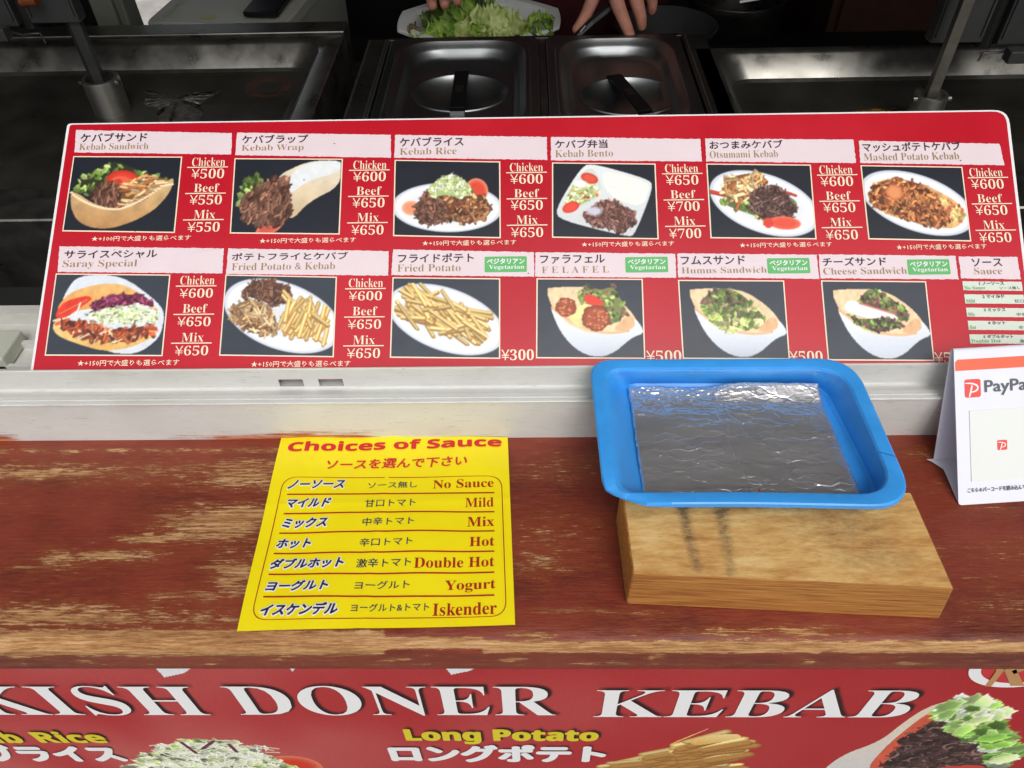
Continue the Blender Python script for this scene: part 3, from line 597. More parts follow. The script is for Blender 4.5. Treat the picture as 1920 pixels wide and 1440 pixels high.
def dish(pts, fn, label, seed):
    C = [BF.uv(*p) for p in pts]   # TL TR BR BL
    fro = flat_poly(BF, C[::-1], .0003, 'dish_photo', MT['cream'], board); fro['label'] = label
    c = sum(C) / 4; ins = []
    for q in C:
        d = q - c; ins.append(c + d - np.sign(d) * .00115)
    W_, H_ = 184, 132; p = Paint(W_, H_, bgc=(26, 30, 40) if seed < 26 else (50, 56, 66), seed=seed)
    p.im *= (1 + .15 * (smooth_noise(H_, W_, 30, 40, seed) - .5))[..., None]
    fn(p)
    for _ in range(1):
        for ax in (0, 1): p.im = .22 * np.roll(p.im, 1, ax) + .56 * p.im + .22 * np.roll(p.im, -1, ax)
    p.grain(.02, seed); p.im = np.clip(p.im * 1.05 + 3, 0, 255)
    g = quad_grid(ins, W_, H_); grid_mesh('picture', BF.pt(g[..., 0], g[..., 1], .0005 + 0 * g[..., 0]), p.im, MT['print'], fro)
def line_b(xa, xb, y, slope=.012, w=.0005):
    a = BF.uv(xa, y); b_ = BF.uv(xb, y + slope * (xb - xa)); flat_poly(BF, [(a[0], a[1] - w), (b_[0], a[1] - w), (b_[0], a[1] + w), (a[0], a[1] + w)], .0006, 'rule', MT['cream'], board)
def prices(cx0, y0, cx1, vals, sc=1., bottom=False):
    ys_ = [(0, 17, 'Chicken', 62), (21, 40, vals[0], 61), (49, 65.5, 'Beef', 47), (70, 89, vals[1], 60), (98.5, 115, 'Mix', 40), (121, 140, vals[2], 60)] if not bottom else \
          [(0, 17.5, 'Chicken', 64), (24, 42, vals[0], 62), (53, 70, 'Beef', 46), (77, 95.5, vals[1], 62), (107, 124, 'Mix', 41), (131, 150, vals[2], 62)]
    for (a, b_, s, wd) in ys_:
        cx = cx0 + (cx1 - cx0) * (a / ys_[-1][0]); s2 = s.translate(SERIF)
        tx(s2, BF, cx - wd / 2, cx + wd / 2, y0 + a, y0 + b_, MT['cream'], board, off=-.009 if s[0] != '¥' else -.009, name='price' if s[0] == '¥' else 'lettering', slope=.012, res=2)
    for yy in ((19, 68, 117.5) if not bottom else (20, 73, 127)):
        cx = cx0 + (cx1 - cx0) * (yy / ys_[-1][0]); line_b(cx - 38, cx + 38, y0 + yy)
YEN = '¥'
S1 = [[(143, 244), (435, 250), (434, 290), (140, 286)], [(445, 249), (733, 253), (733, 296), (441, 291)], [(741, 253), (1025, 257), (1026, 300), (739, 296)], [(1033, 257), (1313, 261), (1316, 303), (1033, 301)],
      [(1322, 260), (1600, 262), (1605, 306), (1324, 303)], [(1610, 264), (1874, 270), (1883, 310), (1613, 306)]]
S2 = [[(112, 462), (420, 466), (417, 513), (108, 510)], [(428, 466), (729, 471), (728, 517), (424, 514)], [(737, 468), (1001, 473), (1002, 519), (734, 516)], [(1004, 473), (1266, 476), (1268, 521), (1003, 519)],
      [(1270, 475), (1531, 478), (1536, 523), (1271, 520)], [(1535, 477), (1791, 480), (1797, 524), (1538, 522)], [(1797, 481), (1907, 482), (1914, 524), (1802, 522)]]
D1 = [[(138, 293), (342, 294), (328, 437), (117, 434)], [(440, 297), (643, 298), (637, 440), (431, 438)], [(740, 300), (938, 303), (939, 447), (737, 443)], [(1035, 305), (1229, 307), (1235, 449), (1035, 446)],
      [(1324, 307), (1520, 309), (1531, 449), (1332, 447)], [(1613, 310), (1804, 313), (1821, 453), (1628, 449)]]
D2 = [[(105, 513), (320, 515), (305, 668), (84, 667)], [(423, 515), (632, 519), (626, 670), (411, 667)], [(736, 520), (938, 522), (938, 673), (731, 671)], [(1006, 522), (1205, 523), (1210, 673), (1005, 672)],
      [(1271, 525), (1470, 526), (1481, 674), (1280, 673)], [(1539, 526), (1736, 527.5), (1752, 677), (1552, 676)]]
for s_ in S1 + S2: strip(s_, 'title_strip', board, MT['strip'])
for pts, fn, lb, k in zip(D1 + D2, [d_sandwich, d_wrap, d_rice, d_bento, d_otsu, d_mash, d_saray, d_fpk, d_fries, d_felafel, d_humus, d_cheese],
                       ['photo of a kebab sandwich in pita bread', 'photo of a meat wrap in flatbread', 'photo of meat over rice on a white plate', 'photo of a sectioned bento box with meat and rice', 'photo of chicken and beef on a white oval plate',
                        'photo of chopped meat over mashed potato', 'photo of a bun stuffed with meat and red cabbage', 'photo of meat beside french fries on an oval plate', 'photo of french fries on an oval plate', 'photo of falafel in a white bowl', 'photo of a hummus salad sandwich in a white bowl', 'photo of a cheese sandwich in a white bowl'], range(12)):
    dish(pts, fn, lb, 20 + k)
T1 = [('ケバブサンド', 151, 275, 249, 267, 'Kebab Sandwich', 148.5, 278, 268, 282), ('ケバブラップ', 454, 577, 252.6, 270, 'Kebab Wrap', 452.6, 569, 271, 286.5), ('ケバブライス', 750, 869, 257, 275, 'Kebab Rice', 749.5, 856, 277, 291),
      ('ケバブ弁当', 1041, 1139, 262, 279, 'Kebab Bento', 1041, 1149.5, 281, 295.5), ('おつまみケバブ', 1331, 1468, 263, 280, 'Otsumami Kebab', 1331, 1459, 282, 297), ('マッシュポテトケバブ', 1618, 1802, 266, 285, 'Mashed Potato Kebab', 1620, 1799, 286, 302),
      ('サライスペシャル', 121, 294, 468.7, 485.6, 'Saray Special', 117.4, 256.3, 487, 505), ('ポテトフライとケバブ', 435, 652, 472.6, 488.7, 'Fried Potato & Kebab', 434.5, 628, 491.7, 507.4), ('フライドポテト', 746.5, 888, 474.8, 493, 'Fried Potato', 745, 863.7, 495, 510),
      ('ファラフェル', 1013, 1134, 478, 495, 'F E L A F E L', 1016, 1142, 499, 512.5), ('フムスサンド', 1277, 1397, 479.6, 497, 'Humus Sandwich', 1278, 1438, 500, 513.4), ('チーズサンド', 1543, 1662, 482, 499, 'Cheese Sandwich', 1544, 1701, 501, 515.5), ('ソース', 1823, 1879, 485, 500, 'Sauce', 1827, 1879, 502, 515)]
for (jp, a, b_, c, d, en, e, f, g, h) in T1:
    tx(jp, BF, a, b_, c, d, MT['ink'], board, bold=.022, steps=4, res=2); tx(en.translate(SERIF), BF, e, f, g, h, MT['gold'], board, off=-.012, res=2)
for cx0, y0, cx1, v in [(391, 295.5, 381.5, ('500', '550', '550')), (693.5, 301, 689, ('600', '650', '650')), (987, 305.5, 988.5, ('600', '650', '650')), (1278, 307.6, 1285, ('650', '700', '700')), (1567.5, 310, 1579, ('600', '650', '650')), (1849, 315, 1867, ('600', '650', '650'))]:
    prices(cx0, y0, cx1, [YEN + q for q in v])
for cx0, y0, cx1 in [(370, 517, 359), (686, 522, 681.5)]: prices(cx0, y0, cx1, [YEN + q for q in ('600', '650', '650')], bottom=True)
for (a, b_, c, d, s) in [(940, 1001, 655, 676, '¥300'), (1212, 1278, 657, 678, '¥500'), (1481, 1543, 658, 679, '¥500'), (1753, 1816, 660, 681, '¥500')]:
    tx(s.translate(SERIF), BF, a, b_, c, d, MT['cream'], board, off=-.004, name='price', res=2)
for (a, b_, c, d, s) in [(172, 357.5, 441.5, 453, '100'), (487, 667, 445.5, 457, '150'), (792, 968, 450, 461.5, '150'), (1090.6, 1264, 452.5, 463.5, '150'), (1387, 1560, 454, 465, '150'), (1681, 1850, 457.5, 469, '150'), (145.5, 335.4, 674, 687, '150'), (471, 657, 676, 689, '150')]:
    tx('★+' + s + '円で大盛りも選らべます', BF, a, b_, c, d, MT['cream'], board, slope=.008, bold=.012, steps=4, res=1)
for (a, b_, c, d) in [(908.6, 988, 481.7, 511), (1173, 1253, 482.6, 511.5), (1439.6, 1519.5, 484.7, 513.4), (1703, 1782.5, 487, 515.5)]:
    u0, v0 = BF.uv(a, d); u1, _ = BF.uv(b_, d + .8); _, v1 = BF.uv(a, c)
    bd = flat_poly(BF, loop_rr([(u0, v0), (u1, v0), (u1, v1), (u0, v1)], .0012, 4, 1), .0005, 'badge', MT['green'], board)
    w = u1 - u0; hh = v1 - v0
    place_text('ベジタリアン', BF, (u0 + w * .06, u1 - w * .06, v0 + hh * .52, v0 + hh * .86), MT['whiteink'], bd, h=.0008, bold=.05, steps=4, res=2)
    place_text('Vegetarian'.translate(SERIF), BF, (u0 + w * .1, u1 - w * .06, v0 + hh * .12, v0 + hh * .46), MT['whiteink'], bd, h=.0008, res=2)
for k, (x, y, jp, j0, j1, en, e1, rt, r0) in enumerate([(1804, 527.5, '1 ノーソース', 1836, 1882, 'No Sauce', 1847.5, 'ソース無し', 1874), (1807.5, 552, '2 マイルド', 1842, 1883, 'Mild', 1828, '甘口', 1902), (1811, 577, '3 ミックス', 1845, 1885, 'Mix', 1828, '中辛', 1906), (1814, 601.5, '4 ホット', 1852.5, 1885, 'Hot', 1830, '辛口', 1910), (1817, 627, '5 ダブルホット', 1844, 1900, 'Double Hot', 1876, '激辛', 1912), (1820, 651.5, '6 ヨーグルト', 1848, 1900, 'Yogurt', 1850, 'ヨーグルト', 1900)]):
    sp = strip([(x, y), (x + 111, y + 1), (x + 113.5, y + 18), (x + 2, y + 17)], 'sauce_row', board, MT['palegreen'], jag=.0001)
    tx(jp, BF, j0, j1, y + .8, y + 7.5, MT['ink'], sp, res=1, bold=.03, steps=4); tx(en.translate(SERIF), BF, x + 4, e1, y + 9, y + 16, MT['greenink'], sp, res=1); tx(rt, BF, r0, r0 + (39 if k in (0, 5) else 17), y + 9.5, y + 16, MT['ink'], sp, res=1)
# specks of dried sauce
bm = bmesh.new()
for _ in range(46):
    x, y = random.uniform(90, 1880), random.uniform(250, 668); u, v = BF.uv(x, y); r = random.uniform(.0002, .0008); c = [bm.verts.new(tuple(BF.pt(u + r * random.uniform(.6, 1.6) * math.cos(a), v + r * random.uniform(.4, 1) * math.sin(a), .0010))) for a in np.linspace(0, 6.28, 7)[:-1]]; bm.faces.new(c)
MT['speck'] = mat('dried_speck', (90, 20, 20), .5); bmo('specks', bm, MT['speck'], board, kind='stuff')

# ================================================================= YELLOW SAUCE NOTICE on the counter
A_, B_ = on_z(445, 1185, 0), on_z(966, 1173, 0)
PF = Frame(A_ + np.array([0, 0, .0009]), B_ - A_, np.array([0, 1., 0]))
def _bend(u, v): return .0010 * np.sin(u * 31 + v * 12) * np.sin(v * 44 + 1) + .0005 * np.sin(u * 90 + 2) * np.sin(v * 25) + .0006 * np.exp(-((u - .093 - .05 * v) / .004) ** 2) + .0004 * np.exp(-((v - .115) / .003) ** 2) + .0012
PF.bend = _bend
paper = empty('sauce_notice', PF.pt(0., 0.), 'yellow paper sauce notice lying flat on the red counter against the sill', 'notice')
MT['yellow'] = mat('bright_yellow_paper', (246, 226, 8), .42, var=.025, vscale=30, coat=.15)
c = [PF.uv(445, 1185), PF.uv(966, 1173), PF.uv(952, 821), PF.uv(528.5, 819)]
g = quad_grid([c[3], c[2], c[1], c[0]], 120, 110)
grid_mesh('sheet', PF.pt(g[..., 0], g[..., 1], 0 * g[..., 0]), None, MT['yellow'], paper)
Z = .28125
def pz(x, y): return 440 + x * Z, 800 + y * Z
def ptx(s, x0, x1, y0, y1, m, slope=-.008, **k):
    a = pz(x0, y1); b_ = pz(x1, y1 + slope * (x1 - x0)); t = pz((x0 + x1) / 2, y0 + slope * (x1 - x0) / 2); return tx(s, PF, a[0], b_[0], t[1], a[1], m, paper, slope=slope, **k)
ptx('Choices of Sauce'.translate(SANSB), 355, 1778, 99, 174, MT['redink'], slope=-.003, bold=.035, steps=6, space=.98)
ptx('ソースを選んで下さい', 605, 1545, 224, 292, MT['redink'], bold=.03, steps=6, shear=.1, slope=-.006)
for (jp, a, b_, c0, d, j2, e, f, g0, h, en, i, j, k, l, ly, lx) in [
    ('ノーソース', 355, 738, 370, 424, 'ソース無し', 888, 1215, 375, 419, 'No Sauce', 1322, 1727, 362, 420, 459, 352), ('マイルド', 340, 640, 490, 547, '甘口トマト', 868, 1205, 494, 545, 'Mild', 1537, 1727, 482, 544, 584, 328),
    ('ミックス', 312, 620, 617, 680, '中辛トマト', 852, 1195, 617, 669, 'Mix', 1550, 1730, 606, 671, 712, 298), ('ホット', 272, 510, 754, 815, '辛口トマト', 832, 1185, 752, 805, 'Hot', 1565, 1732, 740, 804, 849, 262),
    ('ダブルホット', 230, 730, 887, 955, '激辛トマト', 810, 1175, 887, 946, 'Double Hot', 1195, 1732, 882, 952, 991, 230), ('ヨーグルト', 205, 628, 1038, 1105, 'ヨーグルト', 798, 1165, 1036, 1091, 'Yogurt', 1400, 1740, 1030, 1112, 1143, 195),
    ('イスケンデル', 165, 690, 1192, 1270, 'ヨーグルト&トマト', 775, 1295, 1187, 1242, 'Iskender', 1318, 1748, 1182, 1266, 0, 0)]:
    ptx(jp, a, b_ - 15, c0, d, MT['whiteink'], bold=.14, steps=12, shear=.22, h=.0003, res=2); ptx(jp, a, b_ - 15, c0, d, MT['navy'], bold=.045, steps=6, shear=.22, h=.0008, res=2)
    ptx(j2, e, f, g0, h, MT['navy'], bold=.012, steps=4, h=.0004, res=2); ptx(en.translate(SERIF), i, j, k, l, MT['darkred'], h=.0004)
    if ly:
        p0 = PF.uv(*pz(lx, ly)); p1 = PF.uv(*pz(1732, ly - .0085 * (1732 - lx))); n = 40; V = []; w = .0007
        for q in range(n + 1):
            t = q / n; u, v = p0 + (p1 - p0) * t; V += [PF.pt(u, v - w, .0004), PF.pt(u, v + w, .0004)]
        mesh('rule', V, [[2 * q, 2 * q + 2, 2 * q + 3, 2 * q + 1] for q in range(n)], MT['darkred'], paper)
cr = [PF.uv(*pz(x, y)) for x, y in ((108, 1300), (1815, 1272), (1782, 337), (330, 345))]
lo = loop_rr(cr, .012, 8, 16); cc = sum(cr) / 4; n = len(lo); V = [PF.pt(p[0], p[1], .0004) for p in lo] + [PF.pt(*(p + _n(cc - p) * .0008), .0004) for p in lo]
mesh('ruled_frame', V, [[k, (k + 1) % n, n + (k + 1) % n, n + k] for k in range(n)], MT['darkred'], paper)

# ================================================================= BANNER on the truck's flank
NF = Frame((0, .268, 0), (1, 0, 0), (0, 0, 1.))
banner = empty('kebab_banner', (0, .28, -.35), 'red printed kebab banner hanging under the counter edge', 'banner')
NW, NH = 1800, 250
ux0, ux1 = NF.uv(-320, 1245)[0], NF.uv(2240, 1245)[0]; vy1, vy0 = -.045, -.42
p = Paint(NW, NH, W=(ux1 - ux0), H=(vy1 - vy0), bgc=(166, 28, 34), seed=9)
def bp_(x, y): u, v = NF.uv(x, y); return (u - ux0, vy1 - v)
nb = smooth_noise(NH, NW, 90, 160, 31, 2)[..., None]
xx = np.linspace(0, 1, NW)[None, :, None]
glare = np.clip(1.15 - xx * 1.1, 0, 1) * (.6 + 1.3 * (nb - .3)); p.im = p.im * (1 - .85 * np.clip(glare, 0, 1)) + np.array([186, 94, 88]) * .85 * np.clip(glare, 0, 1)  # paler red towards the left: glare painted into the vinyl colour
shadow = []
# white points of the big star lettering above
for q in ([(276, 1236), (382, 1236), (345, 1262), (308, 1270)], [(528, 1236), (570, 1236), (548, 1259)], [(716, 1236), (762, 1236), (730, 1252)], [(822, 1236), (930, 1236), (880, 1258), (846, 1265)]):
    p.poly([bp_(*a) for a in q], (226, 228, 230), rnd=0)
# rice dish, fries, wrap
p.ell(*bp_(385, 1482), *(lambda a, b_: (a, b_))(.162, .072), (222, 222, 220), edge=(206, 206, 206))
p.ell(*bp_(545, 1440), .034, .040, (206, 56, 36), rot=.5, edge=(224, 132, 100))
p.leafy([bp_(*a) for a in ((240, 1440), (300, 1400), (350, 1386), (420, 1388), (480, 1405), (560, 1442), (560, 1470), (240, 1470))], 500, PALEG, r=(.003, .011), base=(190, 200, 140))
for _ in range(240):
    x, y = random.uniform(300, 500), random.uniform(1385, 1440); a = random.uniform(0, 3); u, v = bp_(x, y + abs(x - 390) * .12); p.stroke(u, v, u + .014 * math.cos(a), v + .012 * math.sin(a), .0011, (244, 246, 228), dark=.2)
for (x, y, x2, y2) in ((340, 1392, 368, 1412), (400, 1390, 380, 1404), (430, 1396, 444, 1410)): p.stroke(*bp_(x, y), *bp_(x2, y2), .0022, (116, 50, 74))
S = []
for k in range(80):
    x = random.uniform(1110, 1330); y = 1446 - (x - 1100) * .26 + random.uniform(-8, 62); a = random.uniform(-.75, -.2); S.append((*bp_(x, y), *(np.array(bp_(x, y)) + .042 * np.array([math.cos(a), math.sin(a)]))))
S.sort(key=lambda q: -q[1]); p.fries(S, .0062)
for q in ([(1290, 1385), (1380, 1374), (1395, 1384), (1300, 1400)], [(1250, 1400), (1330, 1366), (1328, 1366), (1262, 1392)]): p.poly([bp_(*a) for a in q], (240, 214, 150), grad=(220, 170, 90))
p.poly([bp_(*a) for a in ((1535, 1450), (1580, 1415), (1650, 1390), (1700, 1350), (1740, 1325), (1790, 1311), (1820, 1312), (1850, 1330), (1700, 1400), (1640, 1460))], (226, 206, 180), grad=(206, 204, 206))
p.poly([bp_(*a) for a in ((1625, 1440), (1660, 1400), (1720, 1350), (1770, 1320), (1800, 1326), (1740, 1360), (1690, 1410), (1650, 1450))], (208, 92, 66), noise=.1, ns=.01)
p.meat([bp_(*a) for a in ((1640, 1452), (1690, 1395), (1750, 1350), (1800, 1352), (1850, 1385), (1870, 1420), (1840, 1460))], 700, [(96, 66, 60), (70, 46, 44), (128, 98, 92), (54, 34, 34)], wl=(.003, .01), w=(.0012, .003), base=(50, 32, 30))
p.leafy([bp_(*a) for a in ((1750, 1340), (1790, 1312), (1845, 1310), (1885, 1340), (1870, 1352), (1892, 1372), (1880, 1392), (1920, 1392), (1915, 1420), (1870, 1440), (1850, 1400), (1800, 1370))], 150, [(150, 196, 100), (196, 222, 150), (126, 176, 74), (224, 238, 206), (170, 210, 120)], r=(.006, .016), base=(150, 190, 104))
p.ell(*bp_(1700, 1450), .02, .008, (236, 232, 226)); p.poly([bp_(*a) for a in ((1740, 1440), (1850, 1432), (1850, 1460), (1740, 1460))], (206, 62, 48))
def btx(s, x0, x1, y0, y1, m, slope=0., **k):
    return tx(s, NF, x0, x1, y0, y1, m, banner, slope=slope, keep=shadow, **k)
for (s, x0, x1) in (('TUR', -420, -40), ('KISH', -24, 396), ('DONER', 452, 1042), ('KEBAB', 1112, 1693)): btx(s.translate(SERIF), x0, x1, 1285 if x0 < 1000 else 1292, 1340 if x0 < 1000 else 1343, MT['whiteink'], res=4, off=-.006, name='title')
btx('Long Potato'.translate(SANSB), 766, 1118, 1367, 1393, MT['sand'], bold=.03, steps=8); btx('ロングポテト', 740, 1130, 1397, 1426, MT['whiteink'], bold=.055, steps=8)
btx('Kebab'.translate(SANSB), -128, 48, 1370, 1391, MT['sand'], bold=.03, steps=8); btx('Rice'.translate(SANSB), 79, 204, 1371, 1391, MT['sand'], bold=.03, steps=8); btx('ケバ', -150, -20, 1397, 1425, MT['whiteink'], bold=.055, steps=8); btx('ブライス', -8, 238, 1397, 1425, MT['whiteink'], bold=.055, steps=8)
# printed soft outline behind the letters
smk = np.zeros((NH, NW)); SSX = (NW - 1) / (ux1 - ux0); SSY = (NH - 1) / (vy1 - vy0)
for UVs, Fc in shadow:
    q = np.stack([(UVs[:, 0] - ux0 + .0030) * SSX, (vy1 - UVs[:, 1] - .0022) * SSY], 1)
    for f in Fc:
        for k in range(1, len(f) - 1):
            a, b_, c0 = q[f[0]], q[f[k]], q[f[k + 1]]; x0, x1 = int(max(0, min(a[0], b_[0], c0[0]))), int(min(NW - 1, max(a[0], b_[0], c0[0]) + 1)); y0, y1 = int(max(0, min(a[1], b_[1], c0[1]))), int(min(NH - 1, max(a[1], b_[1], c0[1]) + 1))
            if x1 <= x0 or y1 <= y0: continue
            X, Y = np.meshgrid(np.arange(x0, x1 + 1), np.arange(y0, y1 + 1))
            e = lambda s, t: (t[0] - s[0]) * (Y - s[1]) - (t[1] - s[1]) * (X - s[0])
            e1, e2, e3 = e(a, b_), e(b_, c0), e(c0, a); smk[y0:y1 + 1, x0:x1 + 1] = np.maximum(smk[y0:y1 + 1, x0:x1 + 1], ((e1 >= -1) & (e2 >= -1) & (e3 >= -1)) | ((e1 <= 1) & (e2 <= 1) & (e3 <= 1)))
for _ in range(4):
    for ax in (0, 1): smk = (np.roll(smk, 1, ax) + smk + np.roll(smk, -1, ax)) / 3
p.im = p.im * (1 - .82 * np.clip(smk * 1.5, 0, 1))[..., None] + np.array([30, 14, 16]) * (.82 * np.clip(smk * 1.5, 0, 1))[..., None]
p.grain(.04, 8)
u = np.linspace(ux0, ux1, NW)[None, :] + np.zeros((NH, 1)); v = np.linspace(vy1, vy0, NH)[:, None] + np.zeros((1, NW))
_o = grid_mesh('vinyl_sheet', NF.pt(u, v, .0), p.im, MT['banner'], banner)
# round emblem at the right edge
ec = NF.uv(1938, 1240) + np.array([.0, -.004]); er = abs(NF.uv(1815, 1253)[0] - ec[0])
em = []
def ring(r0, r1, m, name, h, sy=1.0):
    n = 64; V = [NF.pt(ec[0] + r * math.cos(a), ec[1] + r * sy * math.sin(a), h) for r in (r0, r1) for a in np.linspace(0, 2 * math.pi, n + 1)[:-1]]
    return mesh(name, V, [[k, (k + 1) % n, n + (k + 1) % n, n + k] for k in range(n)], m, banner)
MT['emblem_red'] = mat('emblem_red_print', (200, 24, 34), .4, coat=.2); MT['emblem_gold'] = mat('emblem_gold_print', (190, 140, 84), .4, coat=.2)
ring(.0005, er * .98, MT['emblem_red'], 'emblem_disc', .0003); ring(er * .80, er, MT['whiteink'], 'emblem_ring', .0006)
for q in ([(1846, 1285), (1858, 1285), (1890, 1245), (1870, 1236), (1866, 1258)], [(1880, 1250), (1898, 1240), (1918, 1280), (1932, 1284), (1894, 1284)], [(1896, 1256), (1940, 1240), (1940, 1247), (1900, 1262)]):
    quad_px(NF, q, .0009, 'emblem_letter', MT['emblem_gold'], banner)

# ================================================================= WOODEN BLOCK
ZB = .0500
T4 = [on_z(1186, 1075, ZB), on_z(1790, 1104, ZB), on_z(1716, 939, ZB), on_z(1166, 925, ZB)]
for k in (2, 3): T4[k] = T4[k] + (T4[k] - T4[3 - k]) * .10     # runs a little further under the tray
bot = [on_z(1174, 1133, 0), on_z(1762, 1161, 0), None, None]
cen = sum(T4) / 4
loops = []
T2 = [t[:2] for t in T4]; B2 = [bot[0][:2], bot[1][:2], T2[2] + (bot[1][:2] - T2[1]) * .6, T2[3] + (bot[0][:2] - T2[0])]
gN = 60
def lerp_loop(t, z, r, grow=0):
    cs = [B2[i] * (1 - t) + T2[i] * t for i in range(4)]; c0 = sum(cs) / 4; cs = [c_ + _n(c_ - c0) * grow for c_ in cs]
    return [np.array([q[0], q[1], z]) for q in loop_rr(cs, r, 3, 20)]
loops = [lerp_loop(0, .0006, .0015, -.0012), lerp_loop(.02, .002, .002)] + [lerp_loop(t, ZB * t, .002) for t in (.1, .3, .5, .7, .9, .955)] + [lerp_loop(.99, ZB - .0008, .002, -.0003), lerp_loop(1, ZB, .0018, -.0012)]
V, Fc = loft(loops, True, True)
blk = mesh('wooden_block', V, Fc, None, None)
blk['label'] = 'thick pale wooden block with dark stains lying on the red counter under the blue tray'; blk['category'] = 'wooden block'
# top skin carries the stains
c4 = [T4[3], T4[2], T4[1], T4[0]]; g = quad_grid([q[:2] for q in c4], 150, 90); Pg = np.zeros(g.shape[:2] + (3,)); Pg[..., :2] = g; c0 = cen[:2]; Pg[..., :2] = c0 + (Pg[..., :2] - c0) * .988; Pg[..., 2] = ZB + .0003
px, py = proj(Pg); st = np.zeros(px.shape)
for (x0, y0, x1, y1, w, a) in ((1278, 950, 1308, 1066, 13, 1.0), (1352, 960, 1372, 1076, 14, .85), (1300, 940, 1500, 938, 22, .35)):
    dx, dy = x1 - x0, y1 - y0; L_ = math.hypot(dx, dy); t = np.clip(((px - x0) * dx + (py - y0) * dy) / L_ ** 2, 0, 1); d = np.hypot(px - x0 - t * dx, py - y0 - t * dy); st += a * np.exp(-(d / w) ** 2) * (1 - .35 * t)
for (x, y, rx, ry, a) in ((1580, 985, 120, 45, .5), (1620, 1050, 100, 30, .35), (1200, 960, 40, 12, .5), (1500, 950, 200, 12, .4), (1700, 1050, 60, 40, .15)): st += a * np.exp(-((px - x) / rx) ** 2 - ((py - y) / ry) ** 2)
top = grid_mesh('block_top', Pg, None, None, blk); set_scalar(top.data, 'stain', st)
m, N, L, b, noise, ramp, math_, mix, streak, streak2, fine, blot = wood_mat('pale_pine_block')
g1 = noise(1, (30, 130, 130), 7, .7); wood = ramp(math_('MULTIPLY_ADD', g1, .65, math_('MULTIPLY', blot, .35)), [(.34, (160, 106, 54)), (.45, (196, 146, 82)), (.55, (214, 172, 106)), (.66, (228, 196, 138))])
pores = noise(1, (130, 900, 900), 3); pr = N.new('ShaderNodeMapRange'); pr.inputs[1].default_value = .60; pr.inputs[2].default_value = .72; L.new(pores, pr.inputs[0])
at = N.new('ShaderNodeAttribute'); at.attribute_name = 'stain'; stn = noise(1, (110, 260, 260), 9, .8)
s1 = math_('MULTIPLY', at.outputs['Fac'], math_('ADD', math_('MULTIPLY', stn, 2.8), -.80)); sr = N.new('ShaderNodeMapRange'); sr.inputs[1].default_value = .12; sr.inputs[2].default_value = .7; sr.inputs[4].default_value = .8; L.new(s1, sr.inputs[0])
cw = mix(math_('MULTIPLY', pr.outputs[0], .35), wood, (92, 66, 40)); L.new(mix(sr.outputs[0], cw, (58, 54, 46)), b.inputs['Base Color']); b.inputs['Roughness'].default_value = .6
bp = N.new('ShaderNodeBump'); bp.inputs['Strength'].default_value = .25; bp.inputs['Distance'].default_value = .001; L.new(g1, bp.inputs['Height']); L.new(bp.outputs[0], b.inputs['Normal'])
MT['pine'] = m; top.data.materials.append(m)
m, N, L, b, noise, ramp, math_, mix, streak, streak2, fine, blot = wood_mat('pine_side_grain_shaded')  # straight side grain, darker than the top: weaker light put into the colour
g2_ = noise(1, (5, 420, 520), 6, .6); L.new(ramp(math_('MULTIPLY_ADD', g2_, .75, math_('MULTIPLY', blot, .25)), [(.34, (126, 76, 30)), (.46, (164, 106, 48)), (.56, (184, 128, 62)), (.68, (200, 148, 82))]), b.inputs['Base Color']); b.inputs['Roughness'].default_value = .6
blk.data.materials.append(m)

# ================================================================= BLUE TRAY
ZR, ZF = .0830, .0524
tray = empty('coin_tray', on_z(1400, 850, ZB), 'chipped bright blue plastic tray resting on the wooden block', 'tray')
rim = [on_z(x, y, ZR)[:2] for x, y in ((1134, 946), (1722, 950), (1598, 671), (1105, 674))]     # near-left, near-right, far-right, far-left (ccw)
flo = [on_z(x, y, ZF)[:2] for x, y in ((1200, 938), (1655, 944), (1540, 722), (1170, 722))]
def tl(cs, z, r, grow=0):
    c0 = sum(cs) / 4; out = []
    cs2 = []
    for i in range(4):
        a, b_, c_ = cs[i - 1], cs[i], cs[(i + 1) % 4]; d1, d2 = _n(b_ - a), _n(b_ - c_); cs2.append(b_ + (d1 + d2) * grow)
    lp = loop_rr(cs2, r, 9, 10, extra={1: [.155, .163]})
    return [np.array([q[0], q[1], z]) for q in lp]
RR = [.012, .030, .030, .020]
mids = lambda t: [flo[i] * (1 - t) + (rim[i]) * t for i in range(4)]
G = -.0085
inner = [r + 0 for r in rim]
def inset(cs, g):
    out = []
    for i in range(4):
        a, b_, c_ = cs[i - 1], cs[i], cs[(i + 1) % 4]; out.append(b_ + (_n(a - b_) + _n(c_ - b_)) * g)
    return out
top_in = inset(rim, .0115); lps = []
f_in = inset(flo, .006)
lps.append(tl(f_in, ZF, [.012, .016, .014, .010])); lps.append(tl(inset(flo, .0025), ZF + .0004, [.012, .018, .016, .011])); lps.append(tl(flo, ZF + .003, [.013, .02, .018, .012]))
for t in (.33, .66, .93): lps.append(tl([flo[i] * (1 - t) + top_in[i] * t for i in range(4)], ZF + .003 + (ZR - ZF - .003) * t, [.012 + 0 * t, .02 + .006 * t, .018 + .008 * t, .012 + .006 * t]))
lps.append(tl(inset(rim, .0103), ZR - .0002, [.010, .027, .027, .018])); lps.append(tl(inset(rim, .0096), ZR + .0001, [.010, .027, .027, .018])); lps.append(tl(inset(rim, .0012), ZR + .0004, RR)); lps.append(tl(rim, ZR - .0004, RR)); lps.append(tl(rim, ZR - .0042, RR))
lps.append(tl(inset(rim, .0014), ZR - .0042, RR)); lps.append(tl(inset(rim, .0014), ZR - .0016, RR)); lps.append(tl(inset(rim, .0098), ZR - .0020, [.010, .027, .027, .018]))
